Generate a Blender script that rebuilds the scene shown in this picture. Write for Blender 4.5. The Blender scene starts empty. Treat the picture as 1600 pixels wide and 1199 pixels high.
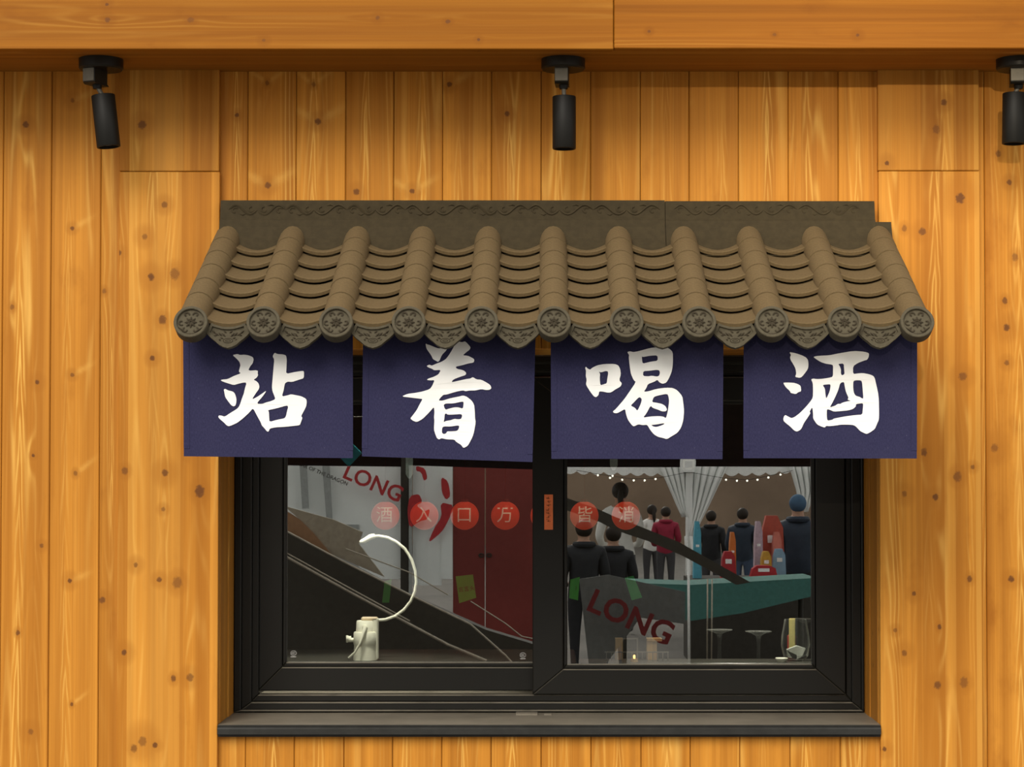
import bpy, bmesh, math, random
from mathutils import Vector, Matrix
random.seed(7)
S = bpy.context.scene
COL = S.collection
PI = math.pi

# ------------------------------------------------------------------ camera
W, H, F = 1600.0, 1199.0, 3422.0
CX, HOR, PITCH = 855.0, 770.0, math.radians(1.6)
CYP = HOR - F * math.tan(PITCH)
CAMP = Vector((0.0, -5.4, 1.6))
cd = bpy.data.cameras.new('camera')
cd.sensor_width = 36.0
cd.lens = F / W * 36.0
cd.shift_x = (W / 2 - CX) / W
cd.shift_y = (CYP - H / 2) / W
cd.clip_end = 300
cam = bpy.data.objects.new('camera', cd)
cam.location = CAMP
cam.rotation_euler = (PI / 2 + PITCH, 0, 0)
COL.objects.link(cam)
S.camera = cam

# ------------------------------------------------------------------ sky, sun, exposure
wd = bpy.data.worlds.new('overcast_sky'); S.world = wd; wd.use_nodes = True
bg = wd.node_tree.nodes['Background']
bg.inputs[0].default_value = (1.0, 0.97, 0.92, 1); bg.inputs[1].default_value = 1.35
sd = bpy.data.lights.new('hazy_sun', 'SUN'); sd.energy = 2.6; sd.angle = math.radians(32); sd.color = (1.0, 0.93, 0.82)
so = bpy.data.objects.new('hazy_sun', sd); COL.objects.link(so)
so.rotation_euler = Vector((0.36, 1.0, -0.80)).to_track_quat('-Z', 'Y').to_euler()
so.location = (-3, -8, 7)
gd = bpy.data.lights.new('window_glint', 'SPOT'); gd.energy = 95000; gd.spot_size = math.radians(1.05); gd.spot_blend = 1.0; gd.shadow_soft_size = .45; gd.color = (1.0, .86, .62)
go = bpy.data.objects.new('window_glint', gd); COL.objects.link(go); go.location = (-7.0, -59.5, 10.0)   # low sun thrown back by a window of the building opposite
go.rotation_euler = (Vector((0.80, 0, 2.36)) - Vector(go.location)).to_track_quat('-Z', 'Y').to_euler()
vs = S.view_settings
vs.view_transform = 'Standard'; vs.look = 'None'; vs.gamma = 1.0; vs.exposure = 0.0
vs.use_curve_mapping = False

# ------------------------------------------------------------------ pixel -> place
def ray(px, py):
    u, v = px - CX, CYP - py
    c, s = math.cos(PITCH), math.sin(PITCH)
    return Vector((u, F * c - v * s, F * s + v * c))
def P(px, py, y):
    d = ray(px, py); return CAMP + d * ((y - CAMP.y) / d.y)
YG = 0.297                                   # plane of the window glass
def R(px, py, L):                            # a thing seen mirrored in the glass, L metres of light path away
    p = P(px, py, L + CAMP.y); p.y = 2 * YG - p.y; return p
def X(px, y, py=600): return P(px, py, y).x
def Z(py, y): return P(CX, py, y).z

# ------------------------------------------------------------------ helpers
def obj(name, me, mat=None, parent=None, loc=None):
    if isinstance(me, bmesh.types.BMesh):
        bm = me; me = bpy.data.meshes.new(name); bm.to_mesh(me); bm.free()
    o = bpy.data.objects.new(name, me); COL.objects.link(o)
    if mat is not None:
        for m in (mat if isinstance(mat, (list, tuple)) else [mat]):
            if len(me.materials) < (len(mat) if isinstance(mat, (list, tuple)) else 1): me.materials.append(m)
    if parent is not None: o.parent = parent
    if loc is not None: o.location = loc
    return o
def empty(name, loc=(0, 0, 0)):
    o = bpy.data.objects.new(name, None); COL.objects.link(o); o.location = loc; o.empty_display_size = 0.05
    return o
def tag(o, label=None, cat=None, group=None, kind=None):
    if label: o['label'] = label
    if cat: o['category'] = cat
    if group: o['group'] = group
    if kind: o['kind'] = kind
    return o
def keep(o, parent):                         # parent without moving
    o.parent = parent; o.matrix_parent_inverse = Matrix.Translation(-Vector(parent.location)); return o
def smooth(o, on=True):
    for p in o.data.polygons: p.use_smooth = on
    return o
def box(bm, x0, x1, y0, y1, z0, z1, bev=0.0, mat=None, mi=0):
    vs_ = [bm.verts.new((x, y, z)) for x in (x0, x1) for y in (y0, y1) for z in (z0, z1)]
    fs = []
    for q in ((0, 1, 3, 2), (4, 6, 7, 5), (0, 4, 5, 1), (2, 3, 7, 6), (0, 2, 6, 4), (1, 5, 7, 3)):
        f = bm.faces.new([vs_[i] for i in q]); f.material_index = mi; fs.append(f)
    if mat is not None: bmesh.ops.transform(bm, matrix=mat, verts=vs_)
    if bev > 0:
        es = list({e for f in fs for e in f.edges})
        bmesh.ops.bevel(bm, geom=es, offset=bev, segments=1, affect='EDGES', profile=0.5)
def boxm(*a, **k):
    bm = bmesh.new(); box(bm, *a, **k); bmesh.ops.recalc_face_normals(bm, faces=bm.faces); return bm
def tube(bm, pts, r, n=8, caps=True):
    pts = [Vector(p) for p in pts]; rings = []
    rr = r if isinstance(r, (list, tuple)) else [r] * len(pts)
    up = None
    for i, p in enumerate(pts):
        d = (pts[min(i + 1, len(pts) - 1)] - pts[max(i - 1, 0)]).normalized()
        if up is None:
            up = d.orthogonal().normalized()
        a = (up - d * up.dot(d)).normalized(); b = d.cross(a); up = a
        rings.append([bm.verts.new(p + (a * math.cos(2 * PI * k / n) + b * math.sin(2 * PI * k / n)) * rr[i]) for k in range(n)])
    for i in range(len(rings) - 1):
        for k in range(n):
            f = bm.faces.new((rings[i][k], rings[i][(k + 1) % n], rings[i + 1][(k + 1) % n], rings[i + 1][k])); f.smooth = True
    if caps:
        bm.faces.new(rings[0][::-1]); bm.faces.new(rings[-1])
def lathe(bm, prof, n=24, c=(0, 0, 0), M=None):  # prof: (radius, z)
    rings = []
    for r, z in prof:
        if r < 1e-6: rings.append([bm.verts.new((c[0], c[1], c[2] + z))])
        else: rings.append([bm.verts.new((c[0] + r * math.cos(2 * PI * k / n), c[1] + r * math.sin(2 * PI * k / n), c[2] + z)) for k in range(n)])
    vv = [v for g in rings for v in g]
    for a, b in zip(rings, rings[1:]):
        for k in range(n):
            k2 = (k + 1) % n
            q = [a[k % len(a)], a[k2 % len(a)], b[k2 % len(b)], b[k % len(b)]]
            q2 = []
            for v in q:
                if v not in q2: q2.append(v)
            if len(q2) > 2:
                f = bm.faces.new(q2); f.smooth = True
    if M is not None: bmesh.ops.transform(bm, matrix=M, verts=vv)
    return vv
def prism(bm, pts, d):                       # polygon of 3D points extruded by vector d
    a = [bm.verts.new(p) for p in pts]; b = [bm.verts.new(Vector(p) + Vector(d)) for p in pts]
    n = len(a)
    bm.faces.new(a); bm.faces.new(b[::-1])
    for i in range(n): bm.faces.new((a[i], b[i], b[(i + 1) % n], a[(i + 1) % n]))
def sphere(bm, c, r, u=16, v=10, sc=(1, 1, 1)):
    M = Matrix.Translation(c) @ Matrix.Diagonal((sc[0], sc[1], sc[2], 1))
    g = bmesh.ops.create_uvsphere(bm, u_segments=u, v_segments=v, radius=r, matrix=M)
    for w in g['verts']:
        for f in w.link_faces: f.smooth = True
def fin(bm):
    bmesh.ops.recalc_face_normals(bm, faces=bm.faces)
    for e in bm.edges:
        if len(e.link_faces) == 2 and e.calc_face_angle(0) > 0.62: e.smooth = False
    return bm
def curve_mesh(polys, ext=0.0):              # filled 2D outlines (with holes) as a mesh in the XZ plane
    cu = bpy.data.curves.new('c', 'CURVE'); cu.dimensions = '2D'; cu.fill_mode = 'BOTH' if ext else 'FRONT'; cu.extrude = ext
    for pl in polys:
        sp = cu.splines.new('POLY'); sp.points.add(len(pl) - 1); sp.use_cyclic_u = True
        for i, (a, b) in enumerate(pl): sp.points[i].co = (a, b, 0, 1)
    o = bpy.data.objects.new('c', cu); COL.objects.link(o)
    dg = bpy.context.evaluated_depsgraph_get(); dg.update()
    me = bpy.data.meshes.new_from_object(o.evaluated_get(dg))
    bpy.data.objects.remove(o); bpy.data.curves.remove(cu)
    me.transform(Matrix.Rotation(PI / 2, 4, 'X')); me.materials.clear()
    return me
def text_mesh(s, size, ext=0.0, bold=0.0):
    cu = bpy.data.curves.new('t', 'FONT'); cu.body = s; cu.size = size; cu.align_x = 'CENTER'; cu.align_y = 'CENTER'; cu.extrude = ext; cu.offset = bold
    cu.resolution_u = 3
    o = bpy.data.objects.new('t', cu); COL.objects.link(o)
    dg = bpy.context.evaluated_depsgraph_get(); dg.update()
    me = bpy.data.meshes.new_from_object(o.evaluated_get(dg))
    bpy.data.objects.remove(o); bpy.data.curves.remove(cu)
    me.transform(Matrix.Rotation(PI / 2, 4, 'X')); me.materials.clear()
    return me
def chaikin(pl, n=2):
    for _ in range(n):
        q = []
        for i in range(len(pl)):
            a, b = pl[i], pl[(i + 1) % len(pl)]
            q.append((a[0] * .8 + b[0] * .2, a[1] * .8 + b[1] * .2)); q.append((a[0] * .2 + b[0] * .8, a[1] * .2 + b[1] * .8))
        pl = q
    return pl

# ------------------------------------------------------------------ materials
class G:
    def __init__(s, name):
        s.m = bpy.data.materials.new(name); s.m.use_nodes = True; s.t = s.m.node_tree; s.b = s.t.nodes['Principled BSDF']
    def n(s, ty, ins=None, **props):
        nd = s.t.nodes.new(ty)
        for k, v in props.items(): setattr(nd, k, v)
        for k, v in (ins or {}).items(): s.link(v, nd.inputs[k])
        return nd
    def link(s, v, sock):
        if isinstance(v, bpy.types.NodeSocket): s.t.links.new(v, sock)
        elif isinstance(v, bpy.types.Node): s.t.links.new(v.outputs[0], sock)
        else: sock.default_value = v
    def ma(s, op, a, b=None, c=None, clamp=False):
        nd = s.t.nodes.new('ShaderNodeMath'); nd.operation = op; nd.use_clamp = clamp
        s.link(a, nd.inputs[0])
        if b is not None: s.link(b, nd.inputs[1])
        if c is not None: s.link(c, nd.inputs[2])
        return nd.outputs[0]
    def noise(s, vec, scale=1.0, detail=2.0, rough=0.5, w=None):
        nd = s.t.nodes.new('ShaderNodeTexNoise')
        if w is not None: nd.noise_dimensions = '4D'; s.link(w, nd.inputs['W'])
        s.link(vec, nd.inputs['Vector']); nd.inputs['Scale'].default_value = scale
        nd.inputs['Detail'].default_value = detail; nd.inputs['Roughness'].default_value = rough
        return nd.outputs[0]
    def sm(s, v, a, b, lo=0.0, hi=1.0):
        nd = s.t.nodes.new('ShaderNodeMapRange'); nd.interpolation_type = 'SMOOTHSTEP'
        s.link(v, nd.inputs[0])
        for i, x in enumerate((a, b, lo, hi)): nd.inputs[i + 1].default_value = x
        return nd.outputs[0]
    def mix(s, fac, a, b, mode='MIX'):
        nd = s.t.nodes.new('ShaderNodeMix'); nd.data_type = 'RGBA'; nd.blend_type = mode
        s.link(fac, nd.inputs[0]); 
        for v, i in ((a, 6), (b, 7)):
            s.link(v if not isinstance(v, tuple) else (*v[:3], 1.0), nd.inputs[i])
        return nd.outputs[2]
    def comb(s, x, y, z=0.0):
        nd = s.t.nodes.new('ShaderNodeCombineXYZ')
        for i, v in enumerate((x, y, z)): s.link(v, nd.inputs[i])
        return nd.outputs[0]
    def bump(s, h, strength=0.2, dist=0.002):
        nd = s.t.nodes.new('ShaderNodeBump'); nd.inputs['Strength'].default_value = strength; nd.inputs['Distance'].default_value = dist
        s.link(h, nd.inputs['Height']); s.t.links.new(nd.outputs[0], s.b.inputs['Normal'])
    def set(s, **k):
        for a, v in k.items():
            a = a.replace('_', ' ')
            if isinstance(v, tuple): v = (*v[:3], 1.0)
            s.link(v, s.b.inputs[a])
        return s.m
def mat(name, col, rough=0.6, metal=0.0, var=0.12, scale=30.0, emit=None, es=0.0, bump=0.0, spec=None):
    g = G(name); tc = g.n('ShaderNodeTexCoord').outputs['Object']
    nz = g.noise(tc, scale, 4.0, 0.6)
    f = g.sm(nz, 0.3, 0.7)
    c = g.mix(f, tuple(x * (1 - var) for x in col), tuple(min(1, x * (1 + var)) for x in col))
    g.set(Base_Color=c, Roughness=rough, Metallic=metal)
    g.set(Specular_IOR_Level=0.22 if spec is None else spec)
    if emit: g.set(Emission_Color=emit, Emission_Strength=es)
    if bump: g.bump(nz, bump, 0.002)
    return g.m

def wood(name, axis='z', knots=(), tint=1.0, lines=1.0, strips=0.0, base=(0.59, 0.25, 0.033), dark=(0.32, 0.105, 0.010), light=(0.86, 0.50, 0.115), seed=0.0, wing=0.0, blotch=1.0):
    """stained softwood: bands, flame lines running along the board, knots bending the grain"""
    g = G(name)
    sp = g.n('ShaderNodeSeparateXYZ', {0: g.n('ShaderNodeTexCoord').outputs['Object']}).outputs
    rnd = g.n('ShaderNodeObjectInfo').outputs['Random']
    if axis == 'z': a, b = g.ma('ADD', sp[0], sp[1]), sp[2]
    else: a, b = g.ma('ADD', sp[2], sp[1]), sp[0]
    w = g.ma('MULTIPLY_ADD', rnd, 37.0, seed)
    kn = g.noise(g.comb(g.ma('MULTIPLY', a, 150.0), g.ma('MULTIPLY', b, 150.0)), 1.0, 2.0, 0.5)
    bend = None; spot = None; halo = None; wings = None
    for i, (ka, kb, kr) in enumerate(knots):
        kr *= 0.92
        da = g.ma('DIVIDE', g.ma('SUBTRACT', a, ka), kr); db = g.ma('DIVIDE', g.ma('SUBTRACT', b, kb), kr)
        d2 = g.ma('MULTIPLY_ADD', da, da, g.ma('MULTIPLY', g.ma('MULTIPLY', db, db), (0.9, 0.6, 0.75)[i % 3]))
        d2 = g.ma('MULTIPLY_ADD', g.ma('SUBTRACT', kn, 0.5), 1.5, d2)
        db2 = g.ma('MULTIPLY', db, db)
        far = g.ma('MULTIPLY_ADD', da, g.ma('MULTIPLY', da, 0.16), g.ma('MULTIPLY', db2, 0.010))
        h_ = g.ma('MULTIPLY', g.ma('POWER', 2.718, g.ma('MULTIPLY', far, -1.0)), (1.0, -0.7, 0.6)[i % 3])
        s_ = g.ma('MULTIPLY', g.sm(d2, 0.25, 1.2, 1.0, 0.0), (0.85, 0.6, 0.95, 0.7)[i % 4])
        h2 = g.sm(d2, 0.8, (14.0, 7.0, 24.0)[i % 3], 1.0, 0.0)
        if wing:                             # branch figure: pale wedge running up and out from the knot
            aa = da if wing > 1 else g.ma('ABSOLUTE', da)
            e_ = g.ma('MULTIPLY_ADD', aa, -(0.55, 0.75, 0.4)[i % 3], db)
            e_ = g.ma('MULTIPLY_ADD', g.ma('SUBTRACT', kn, 0.5), 1.5, e_)
            w_ = g.ma('MULTIPLY', g.ma('POWER', 2.718, g.ma('MULTIPLY', g.ma('MULTIPLY', e_, e_), -0.5)), g.ma('MULTIPLY', g.sm(aa, 0.5, 2.0), g.sm(aa, 3.0, 12.0, 1.0, 0.0)))
            wings = w_ if wings is None else g.ma('MAXIMUM', wings, w_)
        bend = h_ if bend is None else g.ma('ADD', bend, h_)
        spot = s_ if spot is None else g.ma('MAXIMUM', spot, s_)
        halo = h2 if halo is None else g.ma('MAXIMUM', halo, h2)
    # slow field whose contour lines are the growth rings
    f = g.noise(g.comb(g.ma('MULTIPLY', a, 13.0), g.ma('MULTIPLY', b, 0.55)), 1.0, 1.0, 0.4, w)
    if bend is not None: f = g.ma('MULTIPLY_ADD', bend, 0.055, f)
    wob = g.noise(g.comb(g.ma('MULTIPLY', a, 40.0), g.ma('MULTIPLY', b, 7.0)), 1.0, 2.0, 0.5, w)
    f = g.ma('MULTIPLY_ADD', wob, 0.016, f)
    ring = g.ma('MULTIPLY_ADD', g.ma('SINE', g.ma('MULTIPLY', f, 105.0)), 0.5, 0.5)
    ring = g.ma('POWER', ring, 3.0)
    where = g.sm(g.noise(g.comb(g.ma('MULTIPLY', a, 24.0), g.ma('MULTIPLY', b, 0.5)), 1.0, 2.0, 0.5, g.ma('ADD', w, 9.0)), 0.47, 0.68)
    fade = g.noise(g.comb(g.ma('MULTIPLY', a, 40.0), g.ma('MULTIPLY', b, 3.0)), 1.0, 2.0, 0.5, g.ma('ADD', w, 29.0))
    ring = g.ma('MULTIPLY', g.ma('MULTIPLY', ring, g.ma('MULTIPLY_ADD', where, 0.92, 0.08)), g.sm(fade, 0.3, 0.6, 0.35, 1.0))
    band = g.noise(g.comb(g.ma('MULTIPLY', a, 42.0), g.ma('MULTIPLY', b, 0.25)), 1.0, 4.0, 0.6, g.ma('ADD', w, 3.0))
    fib = g.noise(g.comb(g.ma('MULTIPLY', a, 480.0), g.ma('MULTIPLY', b, 4.0)), 1.0, 3.0, 0.6, w)
    blot = g.noise(g.comb(g.ma('MULTIPLY', a, 14.0), g.ma('MULTIPLY', b, 6.0)), 1.0, 4.0, 0.6, g.ma('ADD', w, 17.0))
    slow = g.noise(g.comb(g.ma('MULTIPLY', a, 2.5), g.ma('MULTIPLY', b, 1.3)), 1.0, 2.0, 0.5, g.ma('ADD', w, 47.0))
    base = tuple(x * tint for x in base); dark = tuple(x * tint for x in dark)
    c = g.mix(g.sm(band, 0.30, 0.72), tuple(d * .6 + q * .4 for d, q in zip(dark, base)), tuple(min(1, x * 1.12) for x in base))
    c = g.mix(g.ma('MULTIPLY', g.sm(slow, 0.42, 0.75), 0.28), c, dark)
    c = g.mix(g.ma('MULTIPLY', g.sm(blot, 0.62 - 0.07 * blotch, 0.80), min(0.8, 0.5 * blotch)), c, dark)
    c = g.mix(g.ma('MULTIPLY', g.sm(fib, 0.35, 0.7), 0.20), c, dark)
    if strips > 0:                           # board glued up from staves
        vor = g.n('ShaderNodeTexVoronoi', {'Scale': 1.0, 'W': g.ma('MULTIPLY', g.ma('ADD', a, seed), strips)}, voronoi_dimensions='1D')
        sv = g.n('ShaderNodeSeparateColor', {0: vor.outputs['Color']}).outputs[0]
        c = g.mix(g.ma('MULTIPLY', g.sm(sv, .45, 1.0), 0.62), c, tuple(d * .8 + q * .2 for d, q in zip(dark, base)))
        c = g.mix(g.ma('MULTIPLY', g.sm(sv, .0, .4, 1.0, 0.0), 0.45), c, tuple(q * .55 + l_ * .45 for q, l_ in zip(base, light)))
    c = g.mix(g.ma('MULTIPLY', ring, 0.5 * lines), c, light)
    # heart streak: pointed arches up the middle of the board
    gs = g.n('ShaderNodeSeparateXYZ', {0: g.n('ShaderNodeTexCoord').outputs['Generated']}).outputs[0 if axis == 'z' else 2]
    u0 = g.ma('MULTIPLY_ADD', g.noise(g.comb(g.ma('MULTIPLY', b, 1.1), 0.0), 1.0, 2.0, 0.5, w), 0.34, g.ma('MULTIPLY_ADD', rnd, 0.3, 0.18))
    du = g.ma('ABSOLUTE', g.ma('SUBTRACT', gs, u0))
    wn = g.noise(g.comb(g.ma('MULTIPLY', gs, 6.0), g.ma('MULTIPLY', b, 5.0)), 1.0, 2.0, 0.5, w)
    ph = g.ma('ADD', g.ma('MULTIPLY_ADD', g.ma('POWER', g.ma('MULTIPLY', du, 9.0 * (1 if not strips else 2)), 0.9), 1.35, g.ma('MULTIPLY', b, 5.2)), g.ma('MULTIPLY', wn, 2.2))
    arch = g.ma('POWER', g.ma('MULTIPLY_ADD', g.ma('SINE', g.ma('MULTIPLY', ph, 6.283)), 0.5, 0.5), 3.0)
    on = g.ma('MULTIPLY', g.sm(du, 0.03, 0.15 if not strips else 0.08, 1.0, 0.0), g.sm(g.noise(g.comb(g.ma('MULTIPLY', b, 1.3), 3.0), 1.0, 2.0, 0.5, g.ma('ADD', w, 5.0)), 0.42, 0.60))
    c = g.mix(g.ma('MULTIPLY', g.ma('MULTIPLY', arch, on), 0.58 * lines), c, light)
    if wings is not None: c = g.mix(g.ma('MULTIPLY', wings, 0.30), c, light)
    if spot is not None:
        c = g.mix(g.ma('MULTIPLY', halo, 0.45), c, tuple(d * .8 + q * .2 for d, q in zip(dark, base)))
        c = g.mix(spot, c, (0.15, 0.055, 0.016))
    g.set(Base_Color=c, Roughness=0.5, Specular_IOR_Level=0.12)
    g.bump(g.ma('MULTIPLY_ADD', ring, 0.6, fib), 0.12, 0.001)
    return g.m

def K(lst, y=0.0):
    out = []
    for px, py, r in lst:
        p = P(px, py, y); out.append((p.x + y, p.z, r * (5.4 + y) / F))
    return out

M_plank = wood('pine_plank')
M_backing = mat('wall_backing', (0.10, 0.045, 0.012), 0.9)
M_tile = mat('clay_tile', (0.124, 0.085, 0.039), 0.85, var=0.10, scale=180, bump=0.15)
M_cap = mat('clay_cap', (0.078, 0.066, 0.042), 0.85, var=0.12, scale=150, bump=0.15)
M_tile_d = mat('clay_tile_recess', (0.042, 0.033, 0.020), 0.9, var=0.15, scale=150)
M_ridge = mat('clay_ridge', (0.042, 0.031, 0.0145), 0.85, var=0.12, scale=60, bump=0.1)
M_black = mat('matt_black_metal', (0.006, 0.0055, 0.004), 0.55, var=0.1, spec=.25)
M_lampgrey = mat('satin_gunmetal', (0.016, 0.014, 0.010), 0.4, 0.0, var=0.1)
M_steel = mat('brushed_steel', (0.15, 0.135, 0.105), 0.45, 0.3)
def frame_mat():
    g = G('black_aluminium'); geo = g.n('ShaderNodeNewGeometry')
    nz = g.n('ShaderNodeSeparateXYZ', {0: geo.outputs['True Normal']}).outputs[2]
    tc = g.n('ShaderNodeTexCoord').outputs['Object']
    dusty_skylight = g.ma('MULTIPLY', g.sm(nz, 0.4, 0.8), g.sm(g.noise(tc, 14.0, 4.0), 0.2, 0.6, 0.5, 1.0))   # skylight on upward faces painted in as dusty pale grey
    g.set(Base_Color=g.mix(dusty_skylight, (0.0085, 0.0078, 0.0055), (0.20, 0.18, 0.14)), Roughness=0.42, Specular_IOR_Level=0.3)
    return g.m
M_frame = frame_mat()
M_sill = mat('grey_sill', (0.20, 0.175, 0.135), 0.55, var=0.12, scale=9)
M_white = mat('white_print', (0.88, 0.88, 0.86), 0.8, var=0.01)
M_cream = mat('cream_plastic', (0.88, 0.86, 0.72), 0.35, var=0.04)
M_dark = mat('dark_interior', (0.035, 0.032, 0.026), 0.7)
M_counter = mat('dark_counter', (0.07, 0.066, 0.055), 0.3)
def cloth_mat():
    g = G('navy_canvas'); sp = g.n('ShaderNodeSeparateXYZ', {0: g.n('ShaderNodeTexCoord').outputs['Object']}).outputs
    wx = g.ma('SINE', g.ma('MULTIPLY', sp[0], 3200.0)); wz = g.ma('SINE', g.ma('MULTIPLY', sp[2], 3200.0))
    nz = g.noise(g.comb(g.ma('MULTIPLY', sp[0], 500.0), g.ma('MULTIPLY', sp[2], 160.0)), 1.0, 3.0, 0.6)
    lo = g.noise(g.comb(sp[0], sp[2]), 9.0, 3.0, 0.6)
    c = g.mix(g.sm(nz, 0.3, 0.7), (0.024, 0.0235, 0.060), (0.034, 0.033, 0.080))
    c = g.mix(g.ma('MULTIPLY', g.sm(lo, 0.4, 0.8), 0.3), c, (0.042, 0.040, 0.085))
    fleck = g.n('ShaderNodeTexVoronoi', {'Vector': g.comb(sp[0], sp[2]), 'Scale': 60.0}).outputs['Distance']
    c = g.mix(g.ma('MULTIPLY', g.sm(fleck, 0.02, 0.035, 1.0, 0.0), 0.35), c, (0.5, 0.5, 0.6))
    g.set(Base_Color=c, Roughness=0.9, Specular_IOR_Level=0.1)
    g.bump(g.ma('ADD', wx, wz), 0.05, 0.0004)
    return g.m
M_navy = cloth_mat()
def glass_mat(name, refl, tint=(0.93, 0.95, 0.93)):
    g = G(name); t = g.t
    tr = g.n('ShaderNodeBsdfTransparent', {0: (*tint, 1)}); gl = g.n('ShaderNodeBsdfGlossy', {'Color': (1, 1, 1, 1), 'Roughness': 0.0})
    fr = g.n('ShaderNodeFresnel', {'IOR': 1.45})
    fac = g.ma('ADD', fr.outputs[0], refl, clamp=True)
    mx = g.n('ShaderNodeMixShader', {0: fac, 1: tr.outputs[0], 2: gl.outputs[0]})
    t.links.new(mx.outputs[0], t.nodes['Material Output'].inputs[0])
    return g.m
M_glass = glass_mat('coated_window_glass', 0.18)
def ware_mat():
    g = G('clear_glassware')
    tr = g.n('ShaderNodeBsdfTransparent', {0: (.97, .98, .97, 1)}); gl = g.n('ShaderNodeBsdfGlossy', {'Color': (1, 1, 1, 1), 'Roughness': 0.06}); df = g.n('ShaderNodeBsdfDiffuse', {0: (.75, .76, .72, 1)})
    fc = g.n('ShaderNodeLayerWeight', {0: .35}).outputs['Facing']
    m1 = g.n('ShaderNodeMixShader', {0: .45, 1: gl.outputs[0], 2: df.outputs[0]})
    mx = g.n('ShaderNodeMixShader', {0: g.sm(fc, .25, 1.0, .03, .75), 1: tr.outputs[0], 2: m1.outputs[0]})
    g.t.links.new(mx.outputs[0], g.t.nodes['Material Output'].inputs[0]); return g.m
M_ware = ware_mat()

# ------------------------------------------------------------------ the wall
YB = 0.02                                     # face of the planks; the broad panels stand at y = 0
OX0, OX1 = X(341, 0.0, 900), X(1375, 0.0, 900)  # window opening
OZ0, OZ1 = Z(1148, 0.0), Z(545, 0.0)
bm = bmesh.new()
for a in ((-4.5, OX0 - .02, 0.0, 4.2), (OX1 + .02, 4.5, 0.0, 4.2), (OX0 - .02, OX1 + .02, 0.0, OZ0 - .03), (OX0 - .02, OX1 + .02, OZ1 + .02, 4.2)):
    box(bm, a[0], a[1], YB + .018, 0.24, a[2], a[3])
wall = tag(obj('wall_front', fin(bm), M_backing), kind='structure')
ZT, ZB = Z(60, YB) + .2, 0.15
def plank(x0, x1, z0, z1, m, y0=YB, th=0.018, name='plank', bev=0.0022, gap=0.0006):
    return keep(obj(name, boxm(x0 + gap, x1 - gap, y0, y0 + th, z0, z1, bev=bev), m), wall)
xs = [X(p, YB, 300) for p in (341, 387, 462.5, 540, 615, 691.5, 768, 845.5, 923, 1000.5, 1077, 1154, 1232, 1310, 1376)]
zs = Z(1148, YB)
mats_c = [wood('pine_plank_knots', knots=K(k, YB), seed=s, lines=1.1, wing=1.0 if s % 3 else 0.0) for s, k in enumerate((
    [(370, 180, 4)], [(418, 290, 6), (417, 130, 4)], [(497, 190, 6), (490, 132, 4)], [(556, 300, 6)], [(644, 299, 5)], [(702, 132, 5)],
    [(792, 178, 5)], [(805, 277, 5)], [(858, 218, 5)], [(945, 227, 7)], [(1046, 178, 4)], [(1120, 216, 4)], [(1163, 204, 5), (1195, 203, 6), (1170, 272, 5)], [(1266, 300, 4), (1278, 130, 4)], [(1330, 200, 3)]))]
for i, (a, b) in enumerate(zip(xs, xs[1:])):
    dy = random.uniform(-.0012, .0012)
    plank(a, b, OZ1, ZT, mats_c[i], YB + dy)
    plank(a, b, ZB, OZ0 - .004, mats_c[i], YB + dy)
lx = [X(p, YB) for p in (-160, -76, 3, 78.5, 156, 188)]
ml = [None, None,
      wood('pine_board_flame', knots=K([(40, 195, 6), (19, 480, 4), (58, 597, 4), (65, 853, 4), (28, 989, 4), (48, 1144, 5), (52, 712, 3)], YB), lines=1.5, seed=21.0),
      wood('pine_board_spike', knots=K([(113, 357, 4), (118, 740, 4), (109, 908, 4), (113, 586, 4), (112, 1101, 3), (113, 157, 4)], YB), lines=0.7, seed=33.0, wing=2.0),
      wood('pine_board_narrow', knots=K([(160, 938, 6), (163, 455, 4)], YB), tint=0.9, seed=41.0)]
for i, (a, b) in enumerate(zip(lx, lx[1:])): plank(a, b, ZB, ZT, ml[i] or M_plank)
rx = [X(p, YB) for p in (1528, 1540, 1628, 1706, 1790)]
mr = [wood('pine_strip', tint=0.95, seed=5.0), wood('pine_board_rough', knots=K([(1577, 285, 5), (1586, 402, 6), (1573, 512, 6), (1573, 567, 5), (1570, 470, 5), (1554, 700, 7), (1580, 905, 6), (1560, 240, 5)], YB), lines=0.9, seed=55.0, blotch=2.2), M_plank, M_plank]
for i, (a, b) in enumerate(zip(rx, rx[1:])): plank(a, b, ZB, ZT, mr[i])
# broad glued panels either side of the window
pan = dict(y0=0.0, th=0.0385, name='panel_board', bev=0.0015)
plank(X(186, 0, 190), X(342.5, 0, 190), Z(268, 0) + .0008, ZT, wood('panel_wood', knots=K([(222, 195, 8), (195, 300, 5)]), strips=30, tint=0.86, lines=0.6, seed=2.3), **pan)
plank(X(184.5, 0), OX0, ZB, Z(268.5, 0), wood('panel_wood_knotty', knots=K([
    (186, 395, 5), (273, 428, 9), (236, 433, 6), (257, 320, 6), (254, 500, 7), (226, 370, 5), (238, 560, 5), (195, 736, 6), (258, 739, 6), (255, 796, 4), (312, 768, 9),
    (212, 883, 4), (249, 906, 5), (277, 911, 9), (194, 1020, 5), (297, 1059, 7), (271, 1061, 5), (223, 1159, 8), (242, 1165, 5), (209, 1170, 6)]), strips=30, lines=0.9, seed=2.3), **pan)
plank(X(1371.5, 0, 190), X(1530, 0, 190), Z(267, 0) + .0008, ZT, wood('panel_wood_b', knots=K([(1475, 160, 6), (1463, 202, 7), (1386, 255, 4)]), strips=34, tint=0.9, lines=0.6, seed=7.7), **pan)
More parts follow.
